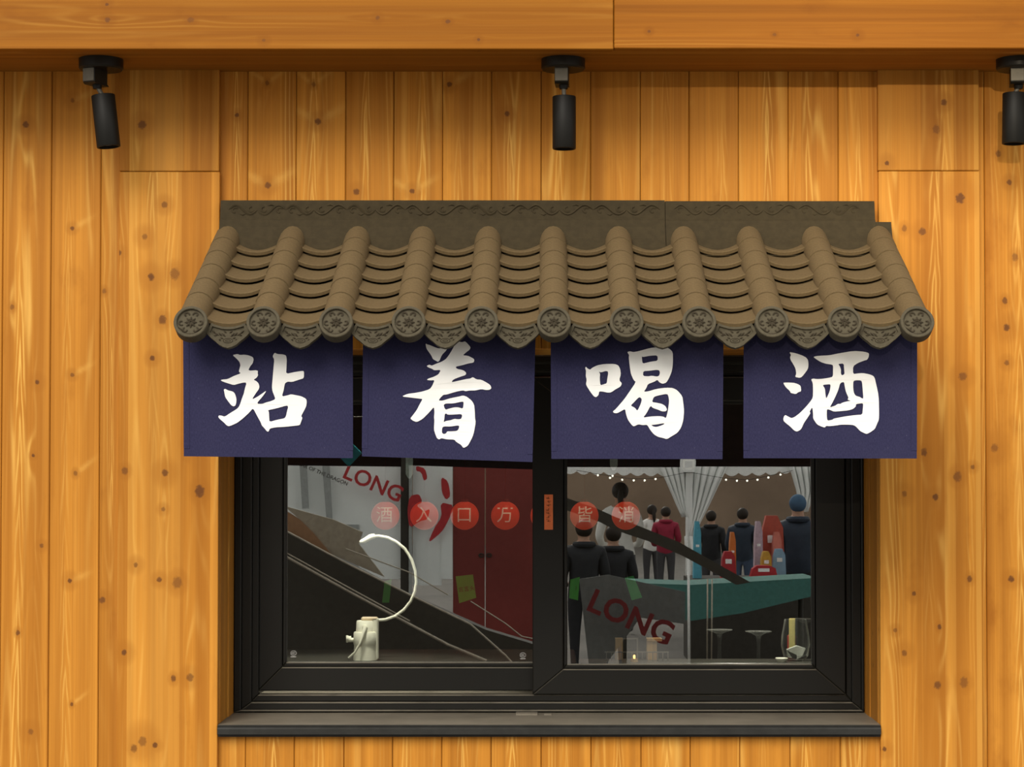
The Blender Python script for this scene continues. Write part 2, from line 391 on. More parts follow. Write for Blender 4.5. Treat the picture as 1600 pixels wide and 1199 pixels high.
plank(OX1, X(1533, 0), ZB, Z(267.5, 0), wood('panel_wood_knotty_b', knots=K([
    (1441, 362, 7), (1413, 357, 5), (1500, 310, 9), (1504, 588, 8), (1444, 707, 6), (1413, 772, 5), (1462, 777, 6), (1496, 745, 8), (1428, 928, 4), (1399, 985, 4),
    (1468, 980, 4), (1413, 1021, 5), (1465, 1071, 7), (1506, 1067, 8), (1382, 1171, 4), (1520, 730, 4), (1515, 905, 5)]), strips=34, lines=0.9, seed=7.7), **pan)
# reveal linings
mrev = wood('reveal_wood', tint=0.8, seed=12.0, knots=K([(1362, 1040, 3), (1366, 990, 3)], .12))
for s, xx in ((1, OX0), (-1, OX1)):
    a, b = sorted((xx - s * .02, xx + s * 0.0005)); plank(a, b, OZ0 - .02, OZ1 + .01, mrev, 0.0392, .12, 'reveal_board', gap=0)
    a, b = sorted((xx - s * .02, xx + s * 0.003)); plank(a, b, OZ0 - .02, OZ1 + .01, mrev, 0.16, .1, 'reveal_board', gap=0)
plank(OX0, OX1, OZ1, OZ1 + .018, mrev, 0.04, .22, 'reveal_board', gap=0)

# ------------------------------------------------------------------ the beam over the wall
YF = -0.275
zf = Z(77, YF)
beam = tag(obj('trim_1', boxm(-4.5, 4.5, YF + .03, 0.2, zf + .02, 4.2), M_backing), kind='structure')
fasc = [wood('fascia_wood', 'x', knots=[(P(q, r_, YF).z + YF, P(q, r_, YF).x, s_ * 5.1 / F) for q, r_, s_ in ((168, 31, 5), (298, 31, 5), (167, 7, 3), (590, 28, 4), (700, 34, 4), (412, 63, 3), (748, 62, 3))], lines=0.8, seed=3.0, base=(0.335, 0.125, 0.009), dark=(.215, .066, .004), light=(.50, .235, .035)),
        wood('fascia_wood_b', 'x', knots=[(P(q, r_, YF).z + YF, P(q, r_, YF).x, s_ * 5.1 / F) for q, r_, s_ in ((1014, 49, 3), (1210, 54, 3), (1340, 55, 3))], lines=0.9, seed=8.0, base=(0.315, 0.112, 0.008), dark=(.19, .056, .003), light=(.50, .225, .033))]
xj = X(959, YF, 40)
for i, (a, b) in enumerate(((-3.2, xj), (xj, 3.2))):
    keep(obj('fascia_board', boxm(a + .0008, b - .0008, YF, YF + .03, zf + i * .002, zf + .42, bev=.002), fasc[i]), beam)
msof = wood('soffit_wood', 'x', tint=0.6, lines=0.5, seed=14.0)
keep(obj('soffit_board', boxm(-3.2, 3.2, YF + .032, YB + .01, zf + .004, zf + .02, bev=.001), msof), beam)
zsof = zf + .004

# ------------------------------------------------------------------ spotlights under the beam
def spotlight(px, hx0, hy0, hx1, hy1, blk, label):
    yl = -0.135
    c = P(px, 90, yl); c.z = zsof
    t = empty('spotlight', c); tag(t, label, 'spotlight', 'black spotlights under the beam')
    bm = bmesh.new(); rr = 34.5 * 5.265 / F
    lathe(bm, [(0, 0), (rr, 0), (rr, -.022), (rr - .003, -.026), (rr - .006, -.026), (0, -.026)], 40); obj('base_disc', fin(bm), M_lampgrey, t)
    bx, by = blk
    w = .0165
    bm = bmesh.new(); box(bm, -w, w, -.028, .026, -.060, -.024, bev=.0015); prism(bm, [Vector((-w, -.028, -.059)), Vector((w, -.028, -.059)), Vector((w, .026, -.059)), Vector((w, .026, -.074)), Vector((w * .2, .0, -.074))][0:3] + [Vector((-w, .026, -.059))], (0, .006, -.004))
    rot = Matrix.Translation((bx, 0, 0)) @ Matrix.Rotation(by, 4, 'Z')
    bmesh.ops.transform(bm, matrix=rot, verts=bm.verts)
    obj('swivel_block', fin(bm), M_lampgrey, t)
    fc = obj('block_cover', boxm(-w + .001, w - .001, -.0305, -.028, -.057, -.0245, bev=.0006), M_steel, t); fc.data.transform(rot)
    a = P(hx0, hy0, yl) - c; b = P(hx1, hy1, yl) - c
    a.y -= .0; b.y += .0
    d = (b - a).normalized()
    bm = bmesh.new(); tube(bm, [Vector((bx + .004, -.0, -.055)), Vector((bx + .004, 0, -.072))], [.013, .010], 14)
    obj('ball_joint', fin(bm), M_black, t)
    bm = bmesh.new(); tube(bm, [Vector((bx + .004, 0, -.066)), a + d * .004], .0055, 12); obj('stem', fin(bm), M_steel, t)
    q = d.to_track_quat('Z', 'Y').to_matrix().to_4x4(); ln = (b - a).length; hr = .0283
    bm = bmesh.new()
    lathe(bm, [(0, .006), (hr - .004, .006), (hr - .004, 0), (hr - .001, 0), (hr, .0015), (hr, ln - .0015), (hr - .001, ln), (hr - .004, ln), (hr - .004, ln - .012), (0, ln - .014)], 36, M=Matrix.Translation(a) @ q)
    hd = obj('lamp_head', fin(bm), M_black, t)
    bm = bmesh.new()
    for k in range(-4, 5): box(bm, k * .0045 - .0012, k * .0045 + .0012, -.016, .016, .003, .0062)
    bmesh.ops.transform(bm, matrix=Matrix.Translation(a) @ q, verts=bm.verts)
    obj('cooling_fin', fin(bm), M_lampgrey, hd)
    bm = bmesh.new(); lathe(bm, [(0, 0), (hr - .0045, 0), (0, -.004)], 24, c=(0, 0, ln - .008), M=Matrix.Translation(a) @ q)
    obj('lens', fin(bm), mat('lamp_lens', (0.5, .5, .48), 0.1), hd)
    return t
spotlight(158, 161, 149, 170, 230, (-.013, -.42), 'black spotlight tilted to one side above the knotty panel with a cut joint')
spotlight(880, 881.5, 151, 881.5, 233, (-.003, -.06), 'black spotlight hanging straight down above the middle of the tiled awning')
spotlight(1591, 1585, 146, 1584, 225, (-.004, -.15), 'black spotlight above the rough plank beside the narrow strip')

# ------------------------------------------------------------------ tiled awning
YT = -0.575
ax_f = P(301, 503, YT); ax_b_z = Z(372, -0.03)
sl = math.atan2(ax_b_z - ax_f.z, -0.03 - YT)
SLEN = math.hypot(ax_b_z - ax_f.z, -0.03 - YT); SEG = SLEN / 6
xsr = [X(301 + 112.9 * i, YT, 503) for i in range(11)]
aw = tag(empty('tiled_awning', (0, 0, ax_f.z)), 'brown clay tile awning with round end caps over the window', 'awning')
def slope_pt(x, s, dz=0.0):                  # s metres up the slope from the front
    return Vector((x, YT + math.cos(sl) * s - math.sin(sl) * dz, ax_f.z + math.sin(sl) * s + math.cos(sl) * dz))
def awp(name, me, m, M=None):
    o = obj(name, me, m)
    o.parent = aw; o.matrix_parent_inverse = Matrix.Translation(-aw.location)
    if M is not None: o.matrix_basis = M
    return o
# cover tile: local y up the slope
def half_tube(prof, thick, a0=-0.62, a1=PI + 0.62, n=14):
    bm = bmesh.new(); rings = []
    for (r, y) in prof: rings.append([bm.verts.new((r * math.cos(a0 + (a1 - a0) * k / n), y, r * math.sin(a0 + (a1 - a0) * k / n))) for k in range(n + 1)])
    for a, b in zip(rings, rings[1:]):
        for k in range(n):
            f = bm.faces.new((a[k], a[k + 1], b[k + 1], b[k])); f.smooth = True
    bm.faces.new(rings[0]); bm.faces.new(rings[-1][::-1])
    for rg_ in rings:
        for u_, v_ in zip(rg_, rg_[1:]): bm.edges.get((u_, v_)).smooth = False
    return fin(bm)
RC = .0338
bm = half_tube([(RC - .006, -.0004), (RC - .006, .0034), (RC, .0040), (RC - .0005, SEG - .0014), (RC - .004, SEG - .001)], .004)
me_cover = bpy.data.meshes.new('cover_tile'); bm.to_mesh(me_cover); bm.free()
RX = Matrix.Rotation(sl, 4, 'X')
for i, x in enumerate(xsr):
    for k in range(6):
        j = random.uniform(-.0006, .0006)
        awp('cover_tile', me_cover, M_tile, Matrix.Translation(slope_pt(x + j, SEG * k, 0)) @ RX)
# pan tile
SP = xsr[1] - xsr[0]
def pan_mesh():
    bm = bmesh.new(); n = 10; hw = .062; sag = .019; th = .0075
    rows = []
    for (y, up, lo) in ((0, .0045, -th + .0045), (.002, .006, -th + .0045), (SEG + .012, -.002, -th - .002)):
        T = [bm.verts.new((hw * (2 * k / n - 1), y, sag * (2 * k / n - 1) ** 2 + up)) for k in range(n + 1)]
        B = [bm.verts.new((hw * (2 * k / n - 1), y, sag * (2 * k / n - 1) ** 2 + lo)) for k in range(n + 1)]
        rows.append((T, B))
    for (T, B), (T2, B2) in zip(rows, rows[1:]):
        for k in range(n):
            f = bm.faces.new((T[k], T[k + 1], T2[k + 1], T2[k])); f.smooth = True
            f = bm.faces.new((B[k + 1], B[k], B2[k], B2[k + 1])); f.smooth = True
    T, B = rows[0]
    for k in range(n): bm.faces.new((T[k + 1], T[k], B[k], B[k + 1]))
    return fin(bm)
bm = pan_mesh(); me_pan = bpy.data.meshes.new('pan_tile'); bm.to_mesh(me_pan); bm.free()
for i in range(10):
    xc = (xsr[i] + xsr[i + 1]) / 2
    for k in range(6):
        awp('pan_tile', me_pan, M_tile, Matrix.Translation(slope_pt(xc, SEG * k - .004, -.008)) @ RX @ Matrix.Rotation(-.075, 4, 'X'))
# end caps: disc leaning back, with flower relief
RD = .0372; TL = math.radians(-19)
bm = bmesh.new()
lathe(bm, [(RC - .006, .050), (RC - .002, .044), (RD - .002, .036), (RD, .032), (RD, .0015), (RD - .0015, 0), (RD - .0055, 0), (RD - .0068, .0012), (RD - .0072, .0065), (0, .0065)], 36)
bmesh.ops.transform(bm, matrix=Matrix.Rotation(-PI / 2, 4, 'X'), verts=bm.verts)   # local: face at y=0 looking to -y
me_cap = bpy.data.meshes.new('end_cap'); fin(bm).to_mesh(me_cap); bm.free()
def spiral(cx, cz, r0, r1, a0, a1, y, n=9): return [Vector((cx + (r0 + (r1 - r0) * k / n) * math.cos(a0 + (a1 - a0) * k / n), y, cz + (r0 + (r1 - r0) * k / n) * math.sin(a0 + (a1 - a0) * k / n))) for k in range(n + 1)]
bm = bmesh.new()
for k in range(8):
    a = PI / 2 + k * PI / 4
    d = Vector((math.cos(a), 0, math.sin(a)))
    tube(bm, [d * .002 + Vector((0, .005, 0)), d * .006 + Vector((0, .0045, 0)), d * .0118 + Vector((0, .0055, 0))], [.0012, .0026, .0008], 6)
for k in range(6):
    a = PI / 2 + PI / 6 + k * PI / 3; cx, cz = .0185 * math.cos(a), .0185 * math.sin(a)
    s = 1 if k % 2 else -1
    tube(bm, spiral(cx, cz, .0062, .0018, a + s * 2.2, a - s * 2.4, .0055), [.001] + [.0018] * 8 + [.0008], 5)
tube(bm, spiral(0, 0, .0255, .0255, PI * 1.28, PI * 1.72, .0055, 8), [.0006, .001, .0018, .0024, .0026, .0024, .0018, .001, .0006], 5)
for s in (-1, 1): tube(bm, [Vector((s * .008, .0055, -.021)), Vector((s * .015, .0045, -.017)), Vector((s * .0235, .0055, -.0105))], [.0006, .0017, .0006], 5)
me_fl = bpy.data.meshes.new('flower_relief'); fin(bm).to_mesh(me_fl); bm.free()
for i, x in enumerate(xsr):
    c = Vector((x, YT - .030, ax_f.z - .0015))
    o = awp('end_cap', me_cap, M_cap, Matrix.Translation(c) @ Matrix.Rotation(TL, 4, 'X'))
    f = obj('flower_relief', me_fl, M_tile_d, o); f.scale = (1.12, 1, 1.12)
# drip tiles
dz = 5.40 - .585; s_ = dz / F
out = [(0, -33.5), (7, -31.5), (13, -28.5), (19, -23), (26, -17.5), (31.5, -12), (35, -7.6), (32, -4.5), (29, 1.5), (26, 6.5), (18, 3), (9, 0.6), (0, 0)]
outl = [(x * s_, z * s_) for x, z in out] + [(-x * s_, z * s_) for x, z in out[-2:0:-1]]
inn = [(0, -27.5), (7, -25.5), (14, -21), (20, -16.5), (26, -11), (28.5, -7.8), (26.5, -4), (24.5, 1.5), (17, -.8), (9, -3), (0, -3.6)]
inl = [(x * s_, z * s_) for x, z in inn] + [(-x * s_, z * s_) for x, z in inn[-2:0:-1]]
bm = bmesh.new()
prism(bm, [Vector((x, 0.003, z)) for x, z in outl], (0, .012, 0))
me_rim = curve_mesh([outl, inl], .0018)
bm.from_mesh(me_rim)
me_drip = bpy.data.meshes.new('drip_tile'); fin(bm).to_mesh(me_drip); bm.free()
bm = bmesh.new()
def leaf(x0, z0, x1, z1, w): tube(bm, [Vector((x0 * s_, .003, z0 * s_)), Vector(((x0 + x1) / 2 * s_, .0022, (z0 + z1) / 2 * s_)), Vector((x1 * s_, .003, z1 * s_))], [.0005, w * s_, .0005], 5)
for s in (-1, 1):
    for q in ((4, -15, 10, -9, 1.7), (9, -14, 15, -8, 1.7), (14, -13, 21, -9, 1.6), (19, -10, 25, -5, 1.6), (12, -18, 14, -22, 1.6), (2, -9, 7, -6, 1.3), (16, -12, 22, -13, 1.4), (7, -18, 12, -16, 1.3)): leaf(s * q[0], q[1], s * q[2], q[3], q[4])
tube(bm, [Vector((7.5 * math.cos(a) * s_, .003, (-21 + 3.6 * math.sin(a)) * s_)) for a in [k * PI / 8 for k in range(17)]], .0009, 5)
tube(bm, [Vector((4 * math.cos(a) * s_, .003, (-21 + 1.5 * math.sin(a)) * s_)) for a in [k * PI / 5 for k in range(11)]], .0008, 5)
me_orn = bpy.data.meshes.new('floral_relief'); fin(bm).to_mesh(me_orn); bm.free()
for i in range(10):
    c = P(301 + 56.45 + 112.9 * i, 511.5, -.585); c.x = (xsr[i] + xsr[i + 1]) / 2
    o = awp('drip_tile', me_drip, M_cap, Matrix.Translation(c) @ Matrix.Rotation(math.radians(-8), 4, 'X'))
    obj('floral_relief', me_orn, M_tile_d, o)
# board under the tiles and rail for the cloths
bm = bmesh.new(); box(bm, xsr[0] - .01, xsr[-1] + .01, .095, SLEN - .02, -.034, -.022, mat=Matrix.Translation(slope_pt(0, 0)) @ RX)
awp('under_board', fin(bm), M_ridge)
YN = -0.505
bm = bmesh.new(); zr = Z(508, YN); tube(bm, [Vector((xsr[0], YN + .024, zr)), Vector((xsr[-1], YN + .024, zr))], .008, 10); awp('hanging_rail', fin(bm), M_black)
for x in (xsr[1], xsr[5], xsr[9]):
    bm = bmesh.new(); tube(bm, [Vector((x, YN + .024, zr)), Vector((x, YN + .024, zr + .05))], .005, 8); awp('rail_hook', fin(bm), M_black)
# ridge flashing
def ridge(x0, x1, pr, name='ridge_board'):
    bm = bmesh.new()
    rows = [[bm.verts.new((x, y, z)) for y, z in pr] for x in (x0, x1)]
    n = len(pr)
    for k in range(n):
        f = bm.faces.new((rows[0][k], rows[0][(k + 1) % n], rows[1][(k + 1) % n], rows[1][k]))
    bm.faces.new(rows[0][::-1]); bm.faces.new(rows[1])
    return awp(name, fin(bm), M_ridge)
zt, zb_, zc = Z(314, -.02), Z(342.5, -.045), Z(392, -.10)
front = [(-.004, zt), (-.030, zt), (-.034, zt - .006), (-.040, zb_ + .003), (-.043, zb_), (-.046, zb_ - .002), (-.052, zb_ - .02), (-.066, zb_ - .045), (-.09, zc + .008), (-.12, zc - .012)]
back = [(-.1, zc - .03), (-.004, zc - .03)]
x0, xj2, x1 = X(345, -.03, 320), X(1039, -.03, 320), X(1366, -.03, 320)
r1 = ridge(x0, xj2 - .0006, front + back)
r2 = ridge(xj2 + .0006, x1, [(y - .001, z - .002) for y, z in front] + back)
tabf = [(q[0] + .002, q[1]) for q in front[4:]]
r3 = ridge(x1, X(1393, -.05, 350), [(-.004, Z(347, -.045)), (-.045, Z(347, -.045))] + tabf[2:] + back)
def scrolls(xa, xb, parent):
    bm = bmesh.new(); x = xa + .02; k = 0
    zm = (zt + zb_) / 2; sc = .0205
    def y_at(z): return -.034 - .006 * (zt - z) / (zt - zb_)
    while x < xb - .05:
        s = 1 if k % 2 == 0 else -1; ln = random.uniform(.068, .085)
        pts = []
        for j in range(13):
            t = j / 12.0; pts.append((x + ln * t, zm + s * .012 * math.sin(PI * 2 * t)))
        def put(pp, r):
            tube(bm, [Vector((a, y_at(b) + .0005, b)) for a, b in pp], r, 5)
        if x + ln < xb: put(pts, [.001] + [.0032] * 11 + [.001])
        for (cx, cz, sg) in ((x + ln * .22, zm + s * -.003, s), (x + ln * .78, zm + s * .003, -s)):
            if cx < xb - .012: put([(cx + (.0095 - .0065 * j / 10) * math.cos(sg * (.5 + j * .48)), cz + (.0095 - .0065 * j / 10) * math.sin(sg * (.5 + j * .48))) for j in range(11)], [.001] + [.0027] * 9 + [.001])
        if x + ln * .5 + .012 < xb: put([(x + ln * .5 - .010, zm - s * .010), (x + ln * .5, zm - s * .013), (x + ln * .5 + .012, zm - s * .008)], [.0008, .003, .0008])
        x += ln; k += 1
    o = obj('scroll_relief', fin(bm), M_ridge); o.parent = parent; o.matrix_parent_inverse = Matrix.Identity(4)
scrolls(x0, xj2, r1); scrolls(xj2, x1, r2)

# ------------------------------------------------------------------ cloth banners
def zp(o, sc, pts): return [(o[0] + a / sc, o[1] + b / sc) for a, b in pts]
G1 = ((330, 530), 7.494, [
 [(250,188),(310,176),(340,188),(390,184),(440,192),(490,212),(500,240),(490,285),(460,320),(435,372),(550,366),(548,405),(553,425),(535,455),(498,478),(530,492),(558,520),(568,560),(560,590),(530,630),(478,710),(540,680),(600,640),(645,608),(640,625),(600,680),(543,745),(550,760),(605,760),(650,742),(700,730),(755,705),(740,660),(720,610),(714,560),(722,470),(732,350),(742,240),(722,205),(745,160),(780,178),(850,182),(880,195),(888,240),(885,330),(880,410),(980,388),(1080,373),(1090,390),(1088,460),(1040,475),(950,505),(900,500),(868,518),(858,560),(852,600),(830,675),(900,660),(940,648),(1000,660),(1060,672),(1115,702),(1122,740),(1115,790),(1090,840),(1055,905),(1072,922),(1050,985),(1040,1010),(960,1020),(860,1030),(760,1035),(690,1048),(675,1085),(655,1083),(630,1050),(593,1010),(585,980),(540,900),(493,810),(450,860),(380,925),(310,980),(240,1012),(205,1022),(180,1010),(150,978),(110,945),(82,915),(90,895),(120,897),(160,910),(220,870),(310,815),(335,780),(365,690),(385,640),(395,590),(418,512),(380,510),(320,525),(265,540),(200,520),(140,500),(110,483),(130,475),(195,470),(270,432),(350,403),(325,382),(335,345),(345,310),(335,270),(300,230)],
 [(665,835),(780,810),(890,778),(905,795),(890,850),(880,900),(862,930),(780,945),(685,972),(682,920),(678,850)],
 [(148,590),(165,583),(200,602),(255,615),(280,640),(298,700),(295,750),(285,780),(262,790),(235,775),(200,730),(165,680),(158,640)]])
G2 = ((620, 525), 6.659, [
 [(300,80),(320,92),(345,97),(385,115),(435,133),(470,128),(525,128),(515,155),(470,200),(445,262),(428,272),(410,262),(378,245),(360,205),(320,150),(308,128)],
 [(310,315),(340,300),(365,312),(410,292),(465,272),(510,245),(545,200),(575,150),(605,95),(640,60),(680,68),(710,58),(730,75),(770,120),(760,145),(720,175),(688,205),(740,208),(800,238),(808,255),(800,280),(740,290),(680,308),(612,322),(625,345),(690,358),(720,380),(722,400),(710,412),(660,428),(590,455),(568,485),(640,470),(720,452),(770,445),(790,430),(830,455),(880,458),(940,490),(975,515),(985,545),(970,562),(930,566),(880,555),(820,570),(760,570),(715,578),(690,568),(620,582),(520,612),(485,615),(455,645),(435,675),(480,675),(560,650),(640,635),(690,622),(730,635),(780,675),(805,715),(812,780),(815,860),(822,900),(805,1000),(790,1050),(765,1100),(740,1145),(695,1170),(670,1135),(620,1105),(600,1080),(520,1078),(465,1065),(440,1080),(418,1065),(400,1020),(387,975),(392,880),(388,850),(393,790),(387,740),(345,790),(270,865),(210,898),(170,885),(140,860),(165,830),(210,770),(240,710),(270,658),(240,655),(160,645),(50,632),(110,605),(190,595),(270,580),(345,555),(370,520),(395,462),(350,465),(312,460),(330,445),(385,428),(435,402),(460,355),(390,360),(370,345),(330,330)],
 [(488,720),(510,705),(590,705),(690,683),(697,700),(690,760),(640,745),(600,745),(540,760),(512,770),(498,755)],
 [(500,815),(515,808),(530,822),(600,820),(670,815),(682,830),(672,865),(640,870),(600,865),(560,880),(520,885),(488,898),(495,870)],
 [(472,960),(490,943),(560,945),(640,932),(652,945),(640,980),(620,992),(560,995),(525,995),(515,1015),(490,1024),(470,1010)]])
G3 = ((905, 530), 7.051, [
 [(72,305),(90,325),(120,340),(140,320),(200,290),(280,276),(390,276),(430,292),(450,330),(458,390),(440,455),(470,490),(455,525),(400,555),(350,590),(310,592),(260,580),(220,578),(212,620),(185,643),(160,632),(120,580),(80,515),(75,495),(82,450),(72,410),(75,350),(65,325)],
 [(215,360),(240,370),(290,353),(315,358),(318,385),(310,430),(303,490),(270,500),(232,512),(225,435),(230,385)],
 [(528,145),(555,136),(595,145),(640,138),(700,122),(780,100),(860,90),(960,92),(1000,112),(1030,145),(1032,230),(1028,310),(1015,370),(985,440),(960,480),(920,495),(885,480),(860,450),(830,470),(755,498),(740,540),(710,582),(760,578),(850,550),(960,537),(1030,540),(1080,565),(1135,630),(1145,700),(1155,790),(1145,900),(1120,980),(1080,1035),(1020,1070),(965,1105),(920,1090),(870,1080),(820,1050),(780,1000),(748,945),(700,950),(650,940),(600,965),(575,945),(535,890),(515,830),(505,772),(470,790),(420,818),(385,818),(368,800),(400,775),(495,665),(540,600),(625,475),(600,455),(570,390),(558,320),(552,270),(545,200),(550,180)],
 [(688,190),(700,200),(780,185),(862,180),(865,240),(790,250),(740,262),(710,270),(695,262)],
 [(705,355),(780,350),(850,340),(880,345),(890,370),(880,405),(855,415),(800,405),(760,412),(702,408)],
 [(660,638),(690,660),(680,710),(640,795),(615,760),(565,735),(600,700)],
 [(820,640),(860,625),(970,603),(985,640),(990,690),(975,800),(955,875),(930,857),(880,850),(780,855),(702,868),(740,820),(785,735),(810,760),(870,780),(910,798),(950,798),(968,780),(950,740),(910,715),(850,703),(800,695)],
 [(790,948),(850,942),(935,928),(935,940),(900,955),(850,970),(815,965)]])
G4 = ((1215, 540), 7.994, [
 [(142,85),(220,98),(300,125),(350,150),(375,180),(382,220),(380,280),(360,320),(300,395),(270,407),(215,395),(230,355),(222,295),(195,240),(160,185),(152,150),(165,120)],
 [(65,468),(100,465),(190,467),(240,480),(285,505),(292,575),(255,585),(225,610),(160,595),(150,570),(100,525)],
 [(440,143),(510,130),(640,125),(760,100),(950,68),(1080,78),(1142,95),(1140,140),(1120,178),(1080,190),(1000,220),(942,260),(942,358),(1000,350),(1060,345),(1140,358),(1195,380),(1215,410),(1235,500),(1255,590),(1265,680),(1268,850),(1265,930),(1240,985),(1215,1045),(1150,1090),(1110,1107),(1070,1090),(1030,1070),(975,1010),(940,995),(880,990),(790,990),(720,1002),(640,1010),(605,1005),(585,1028),(545,1015),(490,990),(440,915),(440,860),(430,768),(395,830),(408,845),(380,890),(325,970),(290,1050),(240,1078),(205,1065),(150,1010),(75,950),(68,920),(78,885),(95,870),(120,885),(170,910),(210,895),(270,850),(340,780),(400,710),(437,655),(440,560),(436,470),(415,425),(440,415),(490,422),(560,418),(640,405),(680,395),(690,370),(690,320),(692,260),(680,240),(600,230),(540,210),(490,180)],
 [(755,232),(825,225),(830,300),(835,360),(800,375),(788,350),(790,300),(775,260)],
 [(562,500),(575,492),(650,485),(660,500),(650,570),(605,670),(595,620),(588,540)],
 [(780,470),(828,455),(838,520),(855,590),(885,650),(872,680),(917,692),(850,703),(810,715),(780,732),(750,730),(715,755),(648,775),(680,720),(715,650),(755,560)],
 [(945,445),(980,435),(1040,437),(1055,460),(1062,540),(1072,665),(1050,660),(1030,645),(975,630),(950,590),(942,520)],
 [(612,795),(660,810),(700,828),(800,820),(880,812),(940,795),(975,765),(978,735),(1010,728),(1070,722),(1065,790),(1058,865),(980,870),(880,882),(800,895),(700,915),(680,930),(618,942),(610,880)]])
def banner(c4, glyph, label, ph):
    (tlx, trx, blx, brx, yl, yr) = c4
    root = tag(empty('cloth_banner', P((tlx + trx) / 2, 508, YN)), label, 'banner', 'navy cloth banners under the awning')
    nx, nz = 30, 22; bm = bmesh.new(); g = []
    def wave(x, z): return .0030 * math.sin(x * 13 + ph + z * 3) + .0015 * math.sin(x * 31 + ph * 2.1) * max(0, zr - z) * 3
    for j in range(nz + 1):
        t = j / nz; row = []
        for i in range(nx + 1):
            s = i / nx
            px = (tlx + (trx - tlx) * s) * (1 - t) + (blx + (brx - blx) * s) * t
            pb = yl + (yr - yl) * s
            py = 508 + (pb - 508) * t
            p = P(px, py, YN); p.y += wave(p.x, p.z); row.append(bm.verts.new(p - root.location))
        g.append(row)
    for j in range(nz):
        for i in range(nx):
            f = bm.faces.new((g[j][i], g[j][i + 1], g[j + 1][i + 1], g[j + 1][i])); f.smooth = True
    cl = obj('cloth', fin(bm), M_navy, root)
    md = cl.modifiers.new('thickness', 'SOLIDIFY'); md.thickness = .0016; md.offset = 0
    # hems: bottom fold and side folds
    def strip(name, pts):
        bm = bmesh.new(); rows = []
        for (a, b) in pts:
            r_ = []
            for q in (a, b):
                p = P(q[0], q[1], YN); p.y += wave(p.x, p.z) - .0016; r_.append(p - root.location)
            rows.append(r_)
        va = [[bm.verts.new(p) for p in r_] for r_ in rows]; vb = [[bm.verts.new(p + Vector((0, .0012, 0))) for p in r_] for r_ in rows]
        for k in range(len(va) - 1):
            for A in (va, vb): bm.faces.new((A[k][0], A[k + 1][0], A[k + 1][1], A[k][1]))
            for e in (0, 1): bm.faces.new((va[k][e], va[k + 1][e], vb[k + 1][e], vb[k][e]))
        for k in (0, -1): bm.faces.new((va[k][0], va[k][1], vb[k][1], vb[k][0]))
        return obj(name, fin(bm), M_navy, root)
    n = 16
    strip('bottom_hem', [((blx + (brx - blx) * k / n, yl + (yr - yl) * k / n - 11), (blx + (brx - blx) * k / n, yl + (yr - yl) * k / n + .3)) for k in range(n + 1)])
    for (a, b, sg) in ((tlx, blx, 1), (trx, brx, -1)):
        strip('side_hem', [((a + (b - a) * k / n - sg * .2, 509 + ((yl if sg > 0 else yr) - 521) * k / n), (a + (b - a) * k / n + sg * 9, 509 + ((yl if sg > 0 else yr) - 521) * k / n)) for k in range(n + 1)])
    if glyph:
        o, sc, polys = glyph
        pl = []
        for q in polys:
            q = chaikin(zp(o, sc, q), 1); w = [P(a, b, YN) for a, b in q]; pl.append([(p.x - root.location.x, p.z - root.location.z) for p in w])
        me = curve_mesh(pl, .0002)
        for v in me.vertices: v.co.y += wave(v.co.x + root.location.x, v.co.z + root.location.z) - .0026
        obj('lettering', me, M_white, root)['label'] = 'white brush-written character'
    return root
banner((286, 551, 287, 551.5, 713, 716), G1, 'navy cloth banner with the white character 站 (stand)', 0.3)
banner((567.5, 837, 565.5, 832, 713, 722), G2, 'navy cloth banner with the white character 着 (while)', 1.7)
banner((860.5, 1130.5, 861.5, 1129, 717, 717.5), G3, 'navy cloth banner with the white character 喝 (drink)', 3.4)
banner((1162, 1433, 1161.5, 1432.5, 716, 716.5), G4, 'navy cloth banner with the white character 酒 (wine)', 5.0)

# ------------------------------------------------------------------ window
win = tag(empty('window_1', (0, .25, OZ0)), kind='structure')
def wp(name, bm, m, par=None):
    o = obj(name, bm, m); return keep(o, win) if par is None else keep2(o, par)
def keep2(o, par):
    o.parent = par; o.matrix_parent_inverse = par.matrix_basis.inverted() if par.parent is None else Matrix.Identity(4); return o
def ring(name, ox0, ox1, oz0, oz1, w, y0, y1, m, par=None, bev=.0026, steps=()):
    """four mitred members; w = (left, right, bottom, top) widths"""
    ix0, ix1, iz0, iz1 = ox0 + w[0], ox1 - w[1], oz0 + w[2], oz1 - w[3]
    O = [(ox0, oz0), (ox1, oz0), (ox1, oz1), (ox0, oz1)]; I = [(ix0, iz0), (ix1, iz0), (ix1, iz1), (ix0, iz1)]
    res = []
    for k, nm in enumerate(('bottom_rail', 'stile', 'top_rail', 'stile')):
        k2 = (k + 1) % 4
        bm = bmesh.new()
        q = [O[k], O[k2], I[k2], I[k]]
        prism(bm, [Vector((a, y0, b)) for a, b in q], (0, y1 - y0, 0))
        bmesh.ops.bevel(bm, geom=list(bm.edges), offset=bev, segments=1, affect='EDGES')
        o = obj(name + '_' + nm, fin(bm), m)
        if par is None: keep(o, win)
        else: o.parent = par
        res.append(o)
    return res
def rx_(px, y): return X(px, y, 900)
